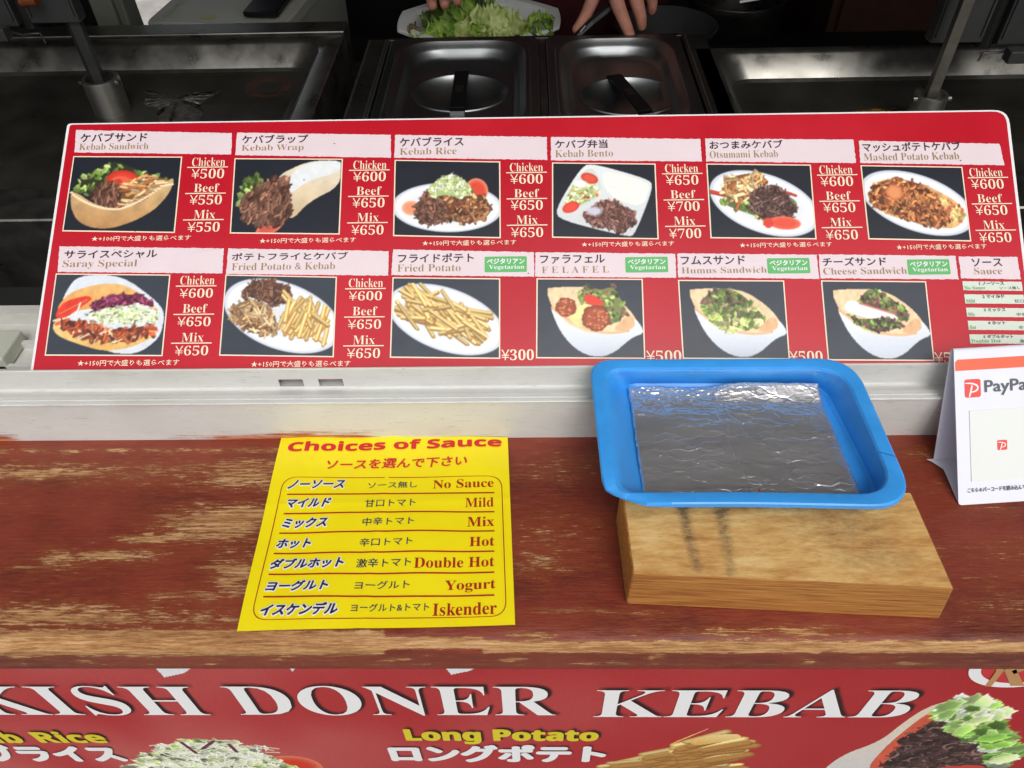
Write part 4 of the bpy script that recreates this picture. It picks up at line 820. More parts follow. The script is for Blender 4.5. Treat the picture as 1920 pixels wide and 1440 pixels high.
for t in (.93, .5): lps.append(tl([flo[i] * (1 - t) + top_in[i] * t for i in range(4)], ZF + .003 + (ZR - ZF - .003) * t - .0016, [.012, .02 + .006 * t, .018 + .008 * t, .012 + .006 * t]))
lps.append(tl(flo, ZF + .0012, [.013, .02, .018, .012])); lps.append(tl(f_in, ZF - .0018, [.012, .016, .014, .010]))
# wavy near edge and broken near-left corner
cutA, cutB = on_z(1138, 914, ZR)[:2], on_z(1222, 950, ZR)[:2]; dcut = _n(cutB - cutA); ncut = np.array([-dcut[1], dcut[0]])
if np.dot(ncut, sum(rim) / 4 - cutA) < 0: ncut = -ncut
ks = list(range(len(lps[0]))); npts = len(ks)
for li, lp in enumerate(lps):
    if 6 <= li <= 13:
        for k in range(npts):
            q = lp[k]; d = np.dot(q[:2] - cutA, ncut)
            if d < 0:
                t = np.dot(q[:2] - cutA, dcut); q[:2] = q[:2] - ncut * d; q[2] = ZR - .001 - .0035 * min(1, (-d) / .01) * 1.0 - .002 * (li >= 9)
            xk, _ = proj(q[None]); 
            w = math.exp(-((xk[0] - 1400) / 190) ** 2)
            if q[1] < .35: q[1] += .0022 * w; q[2] -= .0010 * w
P0 = np.array(lps[9]); sk = set()
# crack across the right flange
cp = on_z(1692, 873, ZR)[:2]; kk = int(np.argmin([np.hypot(*(q[:2] - cp)) for q in lps[8]]))
seglen = [(np.hypot(*(np.array(lps[8][(k + 1) % npts][:2]) - lps[8][k][:2])), k) for k in range(npts)]
kc = min((s for s in seglen if abs(s[1] - kk) < 8), key=lambda s: s[0])[1]
for j in range(5, 15): sk.add((j, kc))
V, Fc = loft(lps, True, True, sk)
MT['blue'] = mat('blue_plastic', (60, 158, 238), .40, var=.09, vscale=45, coat=.1, rvar=.10, bump=.10, bscale=60)
to = sharp(mesh('tray_body', V, Fc, MT['blue'], tray, smooth=True), 24)
# fold lines in the corners
# ---- foil wrapped card inside
fc = [on_z(x, y, ZF + .004)[:2] for x, y in ((1177, 727), (1532, 729), (1620, 934), (1208, 934))]   # TL TR BR BL
GW, GH = 420, 310
g = quad_grid(fc, GW, GH); Pf = np.zeros((GH, GW, 3)); Pf[..., :2] = g
s_, t_ = np.meshgrid(np.linspace(0, 1, GW), np.linspace(0, 1, GH))
r2 = np.random.default_rng(3); hgt = np.zeros((GH, GW))
for _ in range(110):   # creases mostly sideways, some crossing
    cx, cy = r2.random(2); a = r2.normal(0, .25) if r2.random() < .75 else r2.uniform(-1.6, 1.6); ln = r2.uniform(.04, .3); w = r2.uniform(.0025, .005)
    du, dv = (s_ - cx) * 1.4, t_ - cy; al = du * math.cos(a) + dv * math.sin(a); pe = -du * math.sin(a) + dv * math.cos(a) + .01 * np.sin(al * 40 + cx * 9)
    hgt += r2.choice([1, -1, 1]) * r2.uniform(.3, 1) * np.exp(-(al / ln) ** 4) * np.exp(-np.abs(pe) / w)
for _ in range(220):
    cx, cy = r2.random(), r2.beta(.5, 1.3); a = r2.uniform(-1.6, 1.6); ln = r2.uniform(.01, .05); w = .004
    du, dv = (s_ - cx) * 1.4, t_ - cy; al = du * math.cos(a) + dv * math.sin(a); pe = -du * math.sin(a) + dv * math.cos(a)
    hgt += r2.uniform(.2, .7) * np.exp(-(al / ln) ** 2) * np.exp(-np.abs(pe) / w) * (.4 + .6 * (cy < .25))
hgt += 1.3 * np.exp(-np.abs(s_ - .47 - .02 * np.sin(t_ * 9)) / .005) * (t_ > .1)
def ridged(sy, sx, sd): return 1 - np.abs(smooth_noise(GH, GW, sy, sx, sd, 1) * 2 - 1)
hgt += ridged(34, 90, 4) * 1.5 + ridged(16, 40, 5) * .6 + ridged(8, 14, 6) * .35 + ridged(60, 30, 7) * 1.1 + (smooth_noise(GH, GW, 70, 90, 8, 2) - .5) * 2.5
crk_ = np.clip(1 - t_ / .22, 0, 1) * np.clip(1.2 - s_ * 1.6, 0, 1); hgt += crk_ * (ridged(9, 11, 12) + ridged(5, 8, 13) * .6) * 3.2
edge_ = np.minimum.reduce([s_ * 1.4, (1 - s_) * 1.4, t_, 1 - t_]); rise = (.0008 + .0068 / (1 + np.exp(-(s_ - .48) * 26))) * np.clip((.15 - t_) / .15, 0, 1) ** 1.15
Pf[..., 2] = ZF + .004 + hgt * .00040 + rise - .0028 * np.exp(-edge_ / .008)
Pf[..., 1] += rise * .15
Pf[..., 0] += (smooth_noise(GH, GW, 12, 12, 8) - .5) * .0024 * np.exp(-edge_ / .03); Pf[..., 1] += (smooth_noise(GH, GW, 12, 12, 9) - .5) * .002 * np.exp(-edge_ / .03)
rm = []
bmf = grid_mesh('foil_sheet', Pf, None, None, None)
bmf['label'] = 'crinkled silver foil sheet wrapped over card lying in the blue tray'; bmf['category'] = 'foil'
MT['foil'] = mat('aluminium_foil', (212, 210, 210), .23, .77, var=.08, vscale=30, rvar=.05, bump=.10, bscale=200, stretch=(.6, 1.5, 1)); bmf.data.materials.append(MT['foil'])
sol = bmf.modifiers.new('thick', 'SOLIDIFY'); sol.thickness = .0025; sol.offset = -1
rsp = on_z(1423, 920, ZF + .005); bm = bmesh.new(); bmesh.ops.create_icosphere(bm, subdivisions=1, radius=.0011, matrix=Matrix.Translation(rsp)); MT['chili'] = mat('red_flake', (170, 20, 30), .5); o = bmo('pepper_flake', bm, MT['chili'], None); o['label'] = 'tiny red pepper flake on the foil near its front edge'; o['category'] = 'flake'

# ================================================================= PAYMENT STAND
TH = .0008
Afl = on_z(1797, 948, 0); Afr = on_z(1997, 935, 0); Atl = hit(1788, 661, Afl, Afr - Afl)
SF = Frame(Afl + np.array([0, 0, .0004]), Afr - Afl, Atl - Afl)
stand = empty('payment_stand', Afl, 'white folded card payment stand with an orange band, standing right of the blue tray', 'sign')
MT['card'] = mat('white_card', (228, 230, 242), .42, var=.02, vscale=30, coat=.15)
Ws, Hs = .110, np.dot(Atl - Afl, SF.v)
lo = loop_rr([(0, 0), (Ws, 0), (Ws, Hs), (0, Hs)], [.003, .003, .0005, .0005], 4, 1)
V, Fc = prism(SF, lo, -TH, 0); front = mesh('front_panel', V, Fc, MT['card'], stand)
SU = SF.u
bl = on_z(1737, 861, .0015); fold_b = bl
topb = SF.pt(0., Hs + .0005, -.004)
# rounded top fold
V = []; n = 8
ctr0 = SF.pt(0., Hs, -.0022)
back_dir = _n(bl - topb)
for a in np.linspace(0, 1, n):
    ang = a * math.pi * .86; pt_ = SF.pt(0., Hs, -.0022) + SF.n * .0022 * math.cos(ang) + SF.v * .0030 * math.sin(ang); V += [pt_, pt_ + SU * Ws]
mesh('top_fold', V, [[2 * k, 2 * k + 1, 2 * k + 3, 2 * k + 2] for k in range(n - 1)], MT['card'], stand, smooth=True)
last = V[-2]
BFm = Frame(last, SU, bl - last); Lb = np.linalg.norm(bl - last)
V, Fc = prism(BFm, [(0, 0), (Ws, 0), (Ws, Lb), (0, Lb)], -TH / 2, TH / 2); mesh('back_panel', V, Fc, MT['card'], stand)
fl = [on_z(1737, 861, .001), on_z(1748, 866, .001), on_z(1769, 880, .001), on_z(1775, 893, .001), on_z(1795, 940, .001)]
V = [tuple(q) for q in fl] + [tuple(fl[-1] + SU * (Ws - .004)), tuple(fl[0] + SU * Ws)]; mesh('base_panel', V, [list(range(len(V)))], MT['card'], stand)
MT['orange'] = mat('orange_print', (248, 100, 66), .4, coat=.2); MT['logo_red'] = mat('logo_red_print', (232, 70, 62), .4, coat=.2); MT['sticker'] = mat('pale_sticker', (226, 230, 226), .45, coat=.2)
b0, b1 = SF.uv(1789, 696), SF.uv(1787, 675)
flat_poly(SF, [(.0008, b0[1]), (Ws - .001, b0[1]), (Ws - .001, b1[1])] + [(.003, b1[1]), (.0008, b1[1] - .002)], .0003, 'orange_band', MT['orange'], front)
a, c0 = SF.uv(1809, 746), SF.uv(1838, 710); sz = (c0[0] - a[0]); lg = flat_poly(SF, loop_rr([tuple(a), (a[0] + sz, a[1]), (a[0] + sz, c0[1]), (a[0], c0[1])], .0022, 5, 1), .0003, 'logo', MT['logo_red'], front)
def p_mark(fr, x0, y0, w, h, par, hh=.0005):
    # italic P whose bowl sweeps back in a long arc
    def band(pts, ws):
        V = []
        for i, p_ in enumerate(pts):
            t = np.array(pts[min(i + 1, len(pts) - 1)]) - np.array(pts[max(i - 1, 0)]); t = t / np.hypot(*t); nn = np.array([-t[1], t[0]]) * ws[i]
            for s in (1, -1): q = np.array(p_) + s * nn; V.append(fr.pt(x0 + q[0] * w, y0 + q[1] * h, hh))
        return mesh('logo_stroke', V, [[2 * k, 2 * k + 1, 2 * k + 3, 2 * k + 2] for k in range(len(pts) - 1)], MT['whiteink'], par)
    band([(.27, .05), (.36, .32), (.46, .66)], [.045, .05, .05])
    arc = [(.0, .80), (.15, .79), (.35, .78), (.55, .74), (.74, .66), (.82, .54), (.78, .42), (.66, .34), (.50, .30), (.34, .29)]
    band(arc, [.012, .03, .04, .045, .05, .055, .05, .045, .035, .02])
p_mark(SF, a[0], a[1], sz, c0[1] - a[1], lg)
tx('PayPay', SF, 1846.5, 1940, 713, 742, MT['greyink'], front, slope=-.05, bold=.02, steps=4)
q = [SF.uv(1817, 770), SF.uv(1823, 903)]; vs = (q[1][1], q[0][1]); us = SF.uv(1819, 840)[0]; sw = (vs[1] - vs[0]) * .93
V, Fc = prism(SF, [(us, vs[0]), (us + sw, vs[0]), (us + sw, vs[1]), (us, vs[1])], .0002, .0007); stk = mesh('sticker', V, Fc, MT['sticker'], front)
lc = SF.uv(1878, 834); r_ = .0042; lg2 = flat_poly(SF, loop_rr([(lc[0] - r_, lc[1] - r_), (lc[0] + r_, lc[1] - r_), (lc[0] + r_, lc[1] + r_), (lc[0] - r_, lc[1] + r_)], .0012, 4, 1), .0010, 'logo', MT['logo_red'], stk)
V = []
p_mark(SF, lc[0] - r_, lc[1] - r_, 2 * r_, 2 * r_, stk, .0012)
tx('こちらのバーコードを読み込んでください', SF, 1814, 1952, 914, 924, MT['greyink'], front, slope=-.05, res=1, bold=.03, steps=4)

# ================================================================= INSIDE: griddles, steam table
YB = on_z(900, 74, 0)[1]
MT['steel_rim'] = mat('worn_steel_rim', (150, 148, 142), .33, .95, var=.25, vscale=22, rvar=.1)
def rect(x0, x1, y0, y1): return [np.array(q, float) for q in ((x0, y0), (x1, y0), (x1, y1), (x0, y1))]
def lp3(cs, z, r, side=8): return [np.array([q[0], q[1], z]) for q in loop_rr(cs, r, 8, side)]
def griddle(name, x0, x1, y0, y1, rims, label):
    root = empty(name, ((x0 + x1) / 2, (y0 + y1) / 2, -.22), label, 'griddle')
    l, r, f, b_ = rims
    out = rect(x0 - l, x1 + r, y0 - f, y1 + b_); inn = rect(x0, x1, y0, y1)
    L1 = [lp3(out, -.22, .006), lp3(out, -.002, .006), lp3(inset(out, .002), 0, .006), lp3(inset(inn, -.004), 0, .04), lp3(inn, -.003, .038), lp3(inset(inn, .022), -.034, .036)]
    V, Fc = loft(L1, True); sharp(mesh('pan_rim', V, Fc, MT['steel_rim'], root, smooth=True), 40)
    L2 = [lp3(inset(inn, .022), -.034, .036), lp3(inset(inn, .027), -.0385, .034), lp3(inset(inn, .036), -.040, .03)]
    V, Fc = loft(L2, False, True); mesh('cooking_plate', V, Fc, MT['griddle'], root)
    return root
gx1 = on_z(572, 150, 0)[0]; gy0 = on_z(60, 352, 0)[1]; gyb = on_z(400, 82, 0)[1]
g1 = griddle('griddle', -1.20, gx1, gy0, gyb, (.04, .034, .075, .03), 'dark steel griddle tray with a drain behind the left end of the menu board')
gx0 = on_z(1364, 150, 0)[0]; gyb2 = on_z(1500, 97, 0)[1]
g2 = griddle('griddle', gx0, 1.20, gy0, gyb2, (.034, .04, .075, .02), 'dark greasy griddle tray behind the right end of the menu board')
# raised ledge behind the left griddle
q0, q1 = on_z(190, 68, .0)[1], gyb + .034
boxo('back_ledge', (-1.2, gx1 + .034, q1, q1 + .045, -.2, .004), MT['steel_rim'], g1, .002)
dp = on_z(505, 163, -.04); bm = bmesh.new(); rings = lathe(bm, [(.040, .0004), (.034, .0016), (.030, .0002), (.013, -.0002), (.012, -.012), (.001, -.012)], dp, 32); MT['drain'] = mat('rusty_drain', (78, 58, 50), .5, .5, var=.4, vscale=60)
bmo('drain', bm, MT['drain'], g1, smooth=True)
MT['residue'] = mat('burnt_residue', (84, 82, 76), .3, .4, var=.6, vscale=90, bump=1, bscale=200); MT['grease'] = mat('brown_grease', (120, 84, 30), .25, 0, var=.6, vscale=60, bump=.8, bscale=150)
def residue(pts, z, m, par, seed):
    C = [on_z(x, y, z) for x, y in pts]; r = np.random.default_rng(seed); out = []
    for i in range(len(C)):
        a, b_ = C[i], C[(i + 1) % len(C)]
        for k in range(8): q = a + (b_ - a) * k / 8; q[:2] += r.normal(0, .0035, 2); q[2] = z + .0008; out.append(q)
    c0 = sum(C) / len(C); c0[2] = z + .004; V = [c0] + [c0 + (q - c0) * t + np.array([0, 0, r.uniform(0, .003) * (t < .9)]) for t in (.35, .7, 1.) for q in out]; n = len(out); Fc = [[0, 1 + k, 1 + (k + 1) % n] for k in range(n)]
    for j in range(2): Fc += [[1 + j * n + k, 1 + (j + 1) * n + k, 1 + (j + 1) * n + (k + 1) % n, 1 + j * n + (k + 1) % n] for k in range(n)]
    mesh('residue', V, Fc, m, par, smooth=True)
residue([(270, 172), (330, 180), (370, 176), (412, 171), (398, 184), (378, 194), (376, 230), (296, 230), (300, 204), (262, 194), (284, 184)], -.0398, MT['residue'], g1, 1)
residue([(1560, 222), (1610, 206), (1680, 204), (1700, 214), (1660, 222), (1620, 232)], -.0398, MT['grease'], g2, 2)
residue([(1770, 226), (1800, 222), (1840, 226), (1810, 236)], -.0398, MT['grease'], g2, 3)
# steam table with two lidded pans
sx0 = on_z(643, 225, 0)[0]; sx1 = on_z(1390, 236, 0)[0]; sy0 = .84
steam = empty('steam_table', ((sx0 + sx1) / 2, 1.1, -.25), 'dark steel food counter holding the two lidded pans between the griddles', 'steam table')
bm = bmesh.new()
lx = [(on_z(735, 75, .004)[0], on_z(1009, 78, .004)[0]), (on_z(1024, 80, .004)[0], on_z(1279, 84, .004)[0])]
yf = on_z(800, 262, 0)[1]
box(bm, sx0, lx[0][0] - .006, sy0, YB + .008, -.25, 0, .002); box(bm, lx[1][1] + .006, sx1, sy0, YB + .008, -.25, 0, .002); box(bm, lx[0][0] - .006, lx[1][1] + .006, YB + .001, YB + .010, -.25, .001, .001)
box(bm, lx[0][0] - .006, lx[1][1] + .006, sy0, yf - .002, -.25, 0, .001); box(bm, lx[0][1] + .001, lx[1][0] - .001, yf - .002, YB + .001, -.25, -.002, .0005)
bmo('table_top', bm, MT['steel_dark'], steam)
bm = bmesh.new(); bm.free()
for xs_ in (sx0 + .001, lx[0][0] - .012, lx[0][0] - .007, lx[1][1] + .010): boxo('trim_strip', (xs_, xs_ + .0022, sy0, YB, .0, .003), MT['collar'], steam)
MT['handle'] = mat('black_handle', (10, 10, 11), .6, spec=.2)
def lid(name, x0, x1, ang, ox, oy, label):
    y0, y1 = yf, YB - .002; root = empty(name, ((x0 + x1) / 2, (y0 + y1) / 2, -.003), label, 'pan lid', 'pan lids in the steam table')
    o_ = rect(x0, x1, y0, y1); L_ = [lp3(o_, -.003, .014), lp3(o_, .003, .014), lp3(inset(o_, .0015), .0045, .014), lp3(inset(o_, .013), .0045, .05), lp3(inset(o_, .015), .0075, .05), lp3(inset(o_, .018), .0085, .052), lp3(inset(o_, .021), .0075, .054), lp3(inset(o_, .026), .001, .056), lp3(inset(o_, .029), -.001, .056), lp3(inset(o_, .031), -.004, .056), lp3(inset(o_, .036), -.0135, .056), lp3(inset(o_, .040), -.0165, .055), lp3(inset(o_, .047), -.0172, .05)]
    a, b_ = .079, .064; c0 = np.array([ox, oy])
    base = L_[-1]
    for (s, z) in ((1.0, -.0170), (.985, -.0154), (.965, -.0154), (.95, -.0166), (.93, -.0190), (.8, -.0262), (.6, -.0335), (.35, -.0385), (.02, -.0400)):
        lp = []
        for q in base:
            d = (q[:2] - c0) / np.array([a, b_]); d = d / np.linalg.norm(d); w = c0 + d * np.array([a, b_]) * s; lp.append(np.array([w[0], w[1], z]))
        L_.append(lp)
    V, Fc = loft(L_, False, True); sharp(mesh('lid_plate', V, Fc, MT['steel_lid'], root, smooth=True), 28)
    bm = bmesh.new(); box(bm, -.0115, .0115, -.062, .062, -.004, 0, .0015); box(bm, -.0115, .0115, -.070, -.060, -.008, -.003, .001); box(bm, -.0115, .0115, .060, .070, -.008, -.003, .001)
    T = Matrix.Translation((ox, oy, -.0095)) @ Matrix.Rotation(ang, 4, 'Z'); bmesh.ops.transform(bm, matrix=T, verts=bm.verts); h = bmo('handle', bm, MT['handle'], root)
    bm = bmesh.new(); box(bm, -.006, .006, -.012, .010, 0, .0006); box(bm, -.0045, .0045, -.010, -.008, .0006, .001); box(bm, -.0045, .0045, -.004, -.002, .0006, .001); box(bm, -.0045, .0045, .003, .006, .0006, .001); bmesh.ops.transform(bm, matrix=T, verts=bm.verts); bmo('maker_mark', bm, MT['grime'], h)
    bm = bmesh.new(); box(bm, -.011, .011, -.0715, -.0702, -.008, -.002); bmesh.ops.transform(bm, matrix=T, verts=bm.verts); bmo('handle_end', bm, MT['steel'], h)
c1, c2 = on_z(862, 172, -.015), on_z(1180, 178, -.015)
lid('pan_lid', lx[0][0], lx[0][1], 0, c1[0], c1[1], 'steel pan lid with its black strap handle straight, left of the pair')
lid('pan_lid', lx[1][0], lx[1][1], math.radians(17), c2[0], c2[1], 'steel pan lid with its black strap handle turned askew, right of the pair')
# ---- grill posts
def post(cx, cyb, ytop, w_px, bx0, bx1, ytp, label, mbar):
    b0 = on_z(cx, cyb, -.04); root = empty('grill_post', b0, label, 'grill post', 'grill posts on the griddles')
    r = w_px / 2 / F * (b0[1] * .688 + .59 * .725); c = np.array([b0[0], b0[1] + r * .5, -.04]); zt = hit(cx, ytop, (0, c[1] - r, 0), (0, 1., 0))[2]
    bm = bmesh.new(); rings = lathe(bm, [(r * 1.0, 0), (r, .004), (r, zt + .04 - .003), (r * .985, zt + .04), (r * .80, zt + .04), (r * .78, zt + .02), (.002, zt + .018)], c, 40); sharp(bmo('collar', bm, MT['collar'], root, smooth=True), 40)
    bm = bmesh.new(); box(bm, c[0] + bx0, c[0] + bx1, c[1] - .004, c[1] + .008, -.03, .78, .001); bmo('upright_bar', bm, mbar, root)
    bm = bmesh.new(); 
    for s in (-1, 1): tube(bm, [(c[0] + s * r * .93, c[1] - r * .2, zt - .006), (c[0] + s * (r + .004), c[1] - r * .2, zt - .006)], .004, 10)
    bmo('set_screw', bm, MT['steel'], root)
    return c, r
MT['bar'] = mat('tarnished_bar', (126, 122, 114), .42, .85, var=.25, vscale=30)
cL, rL = post(207, 216, 160, 66, -.010, .006, 0, 'steel collar and flat upright bar on the left griddle', MT['bar_dark'])
boxo('upright_bar', (cL[0] - .0165, cL[0] - .0105, cL[1], cL[1] + .03, -.02, .78), MT['grime'], [o for o in COL.objects if o.name == 'grill_post'][0])
cR, rR = post(1728, 246, 190, 58, -.008, .008, 0, 'steel collar and tarnished upright bar on the right griddle', MT['bar'])
# ---- burner boxes
def burner(xl, xr, yp, Yb, side, label):
    a = on_y(xl, yp, Yb); b_ = on_y(xr, yp, Yb); z = a[2]
    root = empty('burner_box', ((a[0] + b_[0]) / 2, Yb, z), label, 'burner', 'grill burner boxes')
    return root, a[0], b_[0], z
r1, xa, xb, z1 = burner(-60, 152, 47, 1.17, -1, 'grey enamel grill burner box hanging in the top left corner')
xm0, xm1 = on_y(36, 50, 1.17)[0], on_y(62, 50, 1.17)[0]
def panel(name, x0, x1, z, par, Y=1.17, m=None, rot=0):
    bm = bmesh.new(); box(bm, x0, x1, Y, Y + .025, z, z + .6, .002); box(bm, x0 + .003, x0 + .006, Y - .003, Y, z + .01, z + .6); box(bm, x1 - .006, x1 - .003, Y - .003, Y, z + .01, z + .6); return bmo(name, bm, m or MT['burner'], par)
panel('burner_panel', xa, xm0, z1 - .004, r1); panel('burner_panel', xm1, xb, z1, r1)
bm = bmesh.new(); tube(bm, [((xm0 + xm1) / 2, 1.185, z1 - .01), ((xm0 + xm1) / 2, 1.185, z1 + .6)], .010, 12); bmo('gas_pipe', bm, MT['grime'], r1)
bm = bmesh.new(); tube(bm, [(xm0 - .02, 1.16, z1 - .004), (xm0 + .005, 1.16, z1 - .012), (xm1, 1.16, z1 - .010), (xm1 + .012, 1.16, z1 - .010), (xm1 + .014, 1.16, z1 - .024)], .0018, 8); bmo('bracket', bm, MT['steel'], r1)
MT['copper'] = mat('rusty_fitting', (120, 62, 30), .5, .5, var=.4, vscale=80); bm = bmesh.new(); q = on_y(55, 4, 1.15); tube(bm, [(q[0] - .012, q[1], q[2]), (q[0] + .012, q[1], q[2] + .002)], .007, 12); bmo('pipe_fitting', bm, MT['copper'], r1)
q = on_y(4, 66, 1.12); boxo('mount_lug', (q[0] - .03, q[0] + .004, q[1], q[1] + .02, q[2] - .010, q[2] + .008), MT['burner'], r1, .002)
r2_, xa, xb, z2 = burner(1744, 1990, 82, 1.13, 1, 'grey enamel grill burner box hanging in the top right corner')
xm0, xm1 = on_y(1838, 86, 1.13)[0], on_y(1866, 90, 1.13)[0]
panel('burner_panel', xa, xm0, z2, r2_, 1.13); panel('burner_panel', xm1, xb, z2 - .004, r2_, 1.13)
bm = bmesh.new(); tube(bm, [((xm0 + xm1) / 2, 1.145, z2 - .01), ((xm0 + xm1) / 2, 1.145, z2 + .6)], .011, 12); bmo('gas_pipe', bm, MT['grime'], r2_)
bm = bmesh.new(); tube(bm, [(xm0, 1.12, z2 - .022), (xm0 + .003, 1.12, z2 - .010), (xm1, 1.12, z2 - .010), (xm1 + .022, 1.12, z2 - .007)], .0018, 8); bmo('bracket', bm, MT['steel'], r2_)
q = on_y(1893, 108, 1.1); boxo('mount_lug', (q[0], q[0] + .04, q[1], q[1] + .02, q[2] - .010, q[2] + .008), MT['burner'], r2_, .002)
# dark kit between sill and griddle
sh = empty('under_shelf', (0, .7, -.2), 'black low shelf between the sill and the griddles', 'shelf')
boxo('shelf_panel', (-1.24, 1.24, .59, .80, -.24, -.22), MT['grime'], sh); boxo('front_rail', (-1.24, 1.24, .592, .650, -.24, .026), mat('dark_grey_rail', (50, 50, 50), .5, .3, var=.15), sh, .002)
# ---- behind: bench, cooler box, phone
bench = empty('back_bench', (-.4, 1.6, -.9), 'dark low bench behind the left griddle holding the cooler', 'bench')
boxo('bench_top', (-.80, -.10, 1.45, 2.05, -.30, -.27), MT['grime'], bench)
for x in (-.77, -.15):
    for y in (1.48, 2.0): boxo('leg', (x, x + .03, y, y + .03, -.93, -.30), MT['grime'], bench)
zt = -.045
ca, cb = on_z(272, 41, zt), on_z(532, 49, zt); cu = _n(cb - ca); cv = np.array([-cu[1], cu[0], 0]); Wc = np.linalg.norm(cb - ca); Dc = .42
cv = _n(cv + .14 * cu)
CF = Frame(ca, cu, np.array([-cu[1], cu[0], 0.])); sh_ = .22
cool = empty('cooler_box', ca + cu * Wc / 2 + np.array([0, .2, -.225]), 'cream plastic cooler box with a phone on its lid', 'cooler')
def cl(g, z, r=.012): return [CF.pt(q[0], q[1], z) for q in loop_rr([(g, g), (Wc - g, g), (Wc - g + sh_ * Dc * 0, Dc - g), (g, Dc - g)], r, 4, 2)]
V, Fc = loft([cl(.012, -.225), cl(.006, -.025)], True, True); mesh('box_body', V, Fc, MT['cooler'], cool)
V, Fc = loft([cl(0, -.024), cl(0, -.004), cl(.003, 0), cl(.022, 0), cl(.024, -.004), cl(.030, -.004)], True, True); ld = mesh('box_lid', V, Fc, MT['cooler'], cool)
c1_, c2_ = on_z(366, 31, zt), on_z(402, 25, zt); MT['label'] = mat('pale_yellow_label', (200, 196, 130), .5); mesh('label_sticker', [CF.pt(*(np.array([np.dot(c1_ - CF.o, CF.u), np.dot(c1_ - CF.o, CF.v)]) + d), -.0035) for d in (np.array([0, 0]), np.array([.04, 0]), np.array([.04, .02]), np.array([0, .02]))], [[0, 1, 2, 3]], MT['label'], ld)
pa, pb = on_z(455, 33, zt), on_z(520, 34, zt); ph = empty('mobile_phone', pa, 'black mobile phone lying face down on the cream cooler lid', 'phone')
PHF = Frame(np.array([pa[0], pa[1], zt + .0002]), pb - pa, np.array([.05, 1., 0])); wp = np.linalg.norm(pb - pa); hp = wp * 2.02
def pl(g, z): return [PHF.pt(q[0] + .18 * q[1] * 0, q[1], z) for q in loop_rr([(g, g), (wp - g, g), (wp - g, hp - g), (g, hp - g)], .009, 5, 2)]
V, Fc = loft([pl(.001, 0), pl(0, .002), pl(0, .008), pl(.002, .010)], True, True); mesh('phone_case', V, Fc, MT['black'], ph)
V, Fc = prism(PHF, [(wp * .55, wp * .10), (wp * .92, wp * .10), (wp * .92, wp * .17), (wp * .55, wp * .17)], .0101, .0106); mesh('case_badge', V, Fc, mat('dark_badge', (52, 52, 54), .3, .3), ph)
# back shelf rail left of the person, brown cupboard and pot at the right
boxo('rail', (-.36, -.10, 1.40, 1.43, -.10, -.075), MT['steel_dark'], bench)
cup = empty('brown_cupboard', (.95, 2.1, -.9), 'dark brown cupboard standing in the shade at the back right', 'cupboard'); MT['brown'] = mat('dark_brown_wood', (70, 40, 26), .6, var=.3, vscale=8)
boxo('carcass', (.74, 1.05, 1.95, 2.4, -.93, .1), MT['brown'], cup); boxo('door', (.76, 1.03, 1.935, 1.948, -.9, .07), MT['brown'], cup)
stv = boxo('prep_table', (.25, 1.15, 1.55, 1.93, -.26, -.24), MT['grime'], None); stv['label'] = 'dark prep table in the shade carrying the large pot'; stv['category'] = 'table'
pc = on_y(1400, 20, 1.74); pot = empty('stock_pot', (pc[0], 1.78, -.24), 'dark steel stock pot with a shiny rim at the back right', 'pot')
bm = bmesh.new(); lathe(bm, [(.001, 0), (.10, 0), (.105, .008), (.105, pc[2] + .24 - .02), (.112, pc[2] + .24), (.110, pc[2] + .243), (.102, pc[2] + .238), (.100, .02), (.001, .02)], (pc[0], 1.84, -.24), 40); bmo('pot_body', bm, MT['steel_dark'], pot, smooth=True)
bm = bmesh.new(); tube(bm, [(pc[0] - .02, 1.735, pc[2] + .02), (pc[0] + .02, 1.73, pc[2] + .028), (pc[0] + .09, 1.735, pc[2] + .05)], .006, 8); bmo('ladle_handle', bm, MT['steel'], pot)

# ================================================================= PLATE AND SALAD
pz_ = -.028
pcx, pcy = on_z(898, 40, pz_)[0], 1.500
pr_ = .5 * (on_z(1056, 45, pz_)[0] - on_z(740, 60, pz_)[0])
plt = empty('foam_plate', (pcx, pcy, pz_ - .03), 'white octagonal foam plate held up behind the pan lids', 'plate'); MT['foam'] = mat('white_foam', (226, 230, 228), .5, var=.03, vscale=20)
def oc(s, z, k=1.):
    out = []
    n = 48; sx_, sy_ = pr_ * s, .115 * s + .0
    for i in range(n):
        a = 2 * math.pi * i / n; o8 = 1 / max(abs(math.cos(((a + math.pi / 8) % (math.pi / 4)) - math.pi / 8)), .1); o8 = 1 + (o8 * .98 - 1) * k * .7
        out.append((pcx + sx_ * o8 * math.cos(a), pcy + sy_ * o8 * math.sin(a), z + pz_))
    return out
V, Fc = loft([oc(.60, -.030, .3), oc(.70, -.026, .3), oc(.80, -.004, .4), oc(.84, 0, .5), oc(.86, .0016, .6), oc(.97, .0016, 1), oc(1., 0, 1), oc(.995, -.004, 1), oc(.85, -.003, .6), oc(.79, -.010, .4), oc(.70, -.03, .3), oc(.58, -.033, .3)], True, True)
mesh('plate_dish', V, Fc, MT['foam'], plt, smooth=False)
sal = empty('green_salad', (pcx - .03, pcy, pz_ - .02), 'heap of green curly lettuce leaves on the white foam plate', 'salad')
LM = []
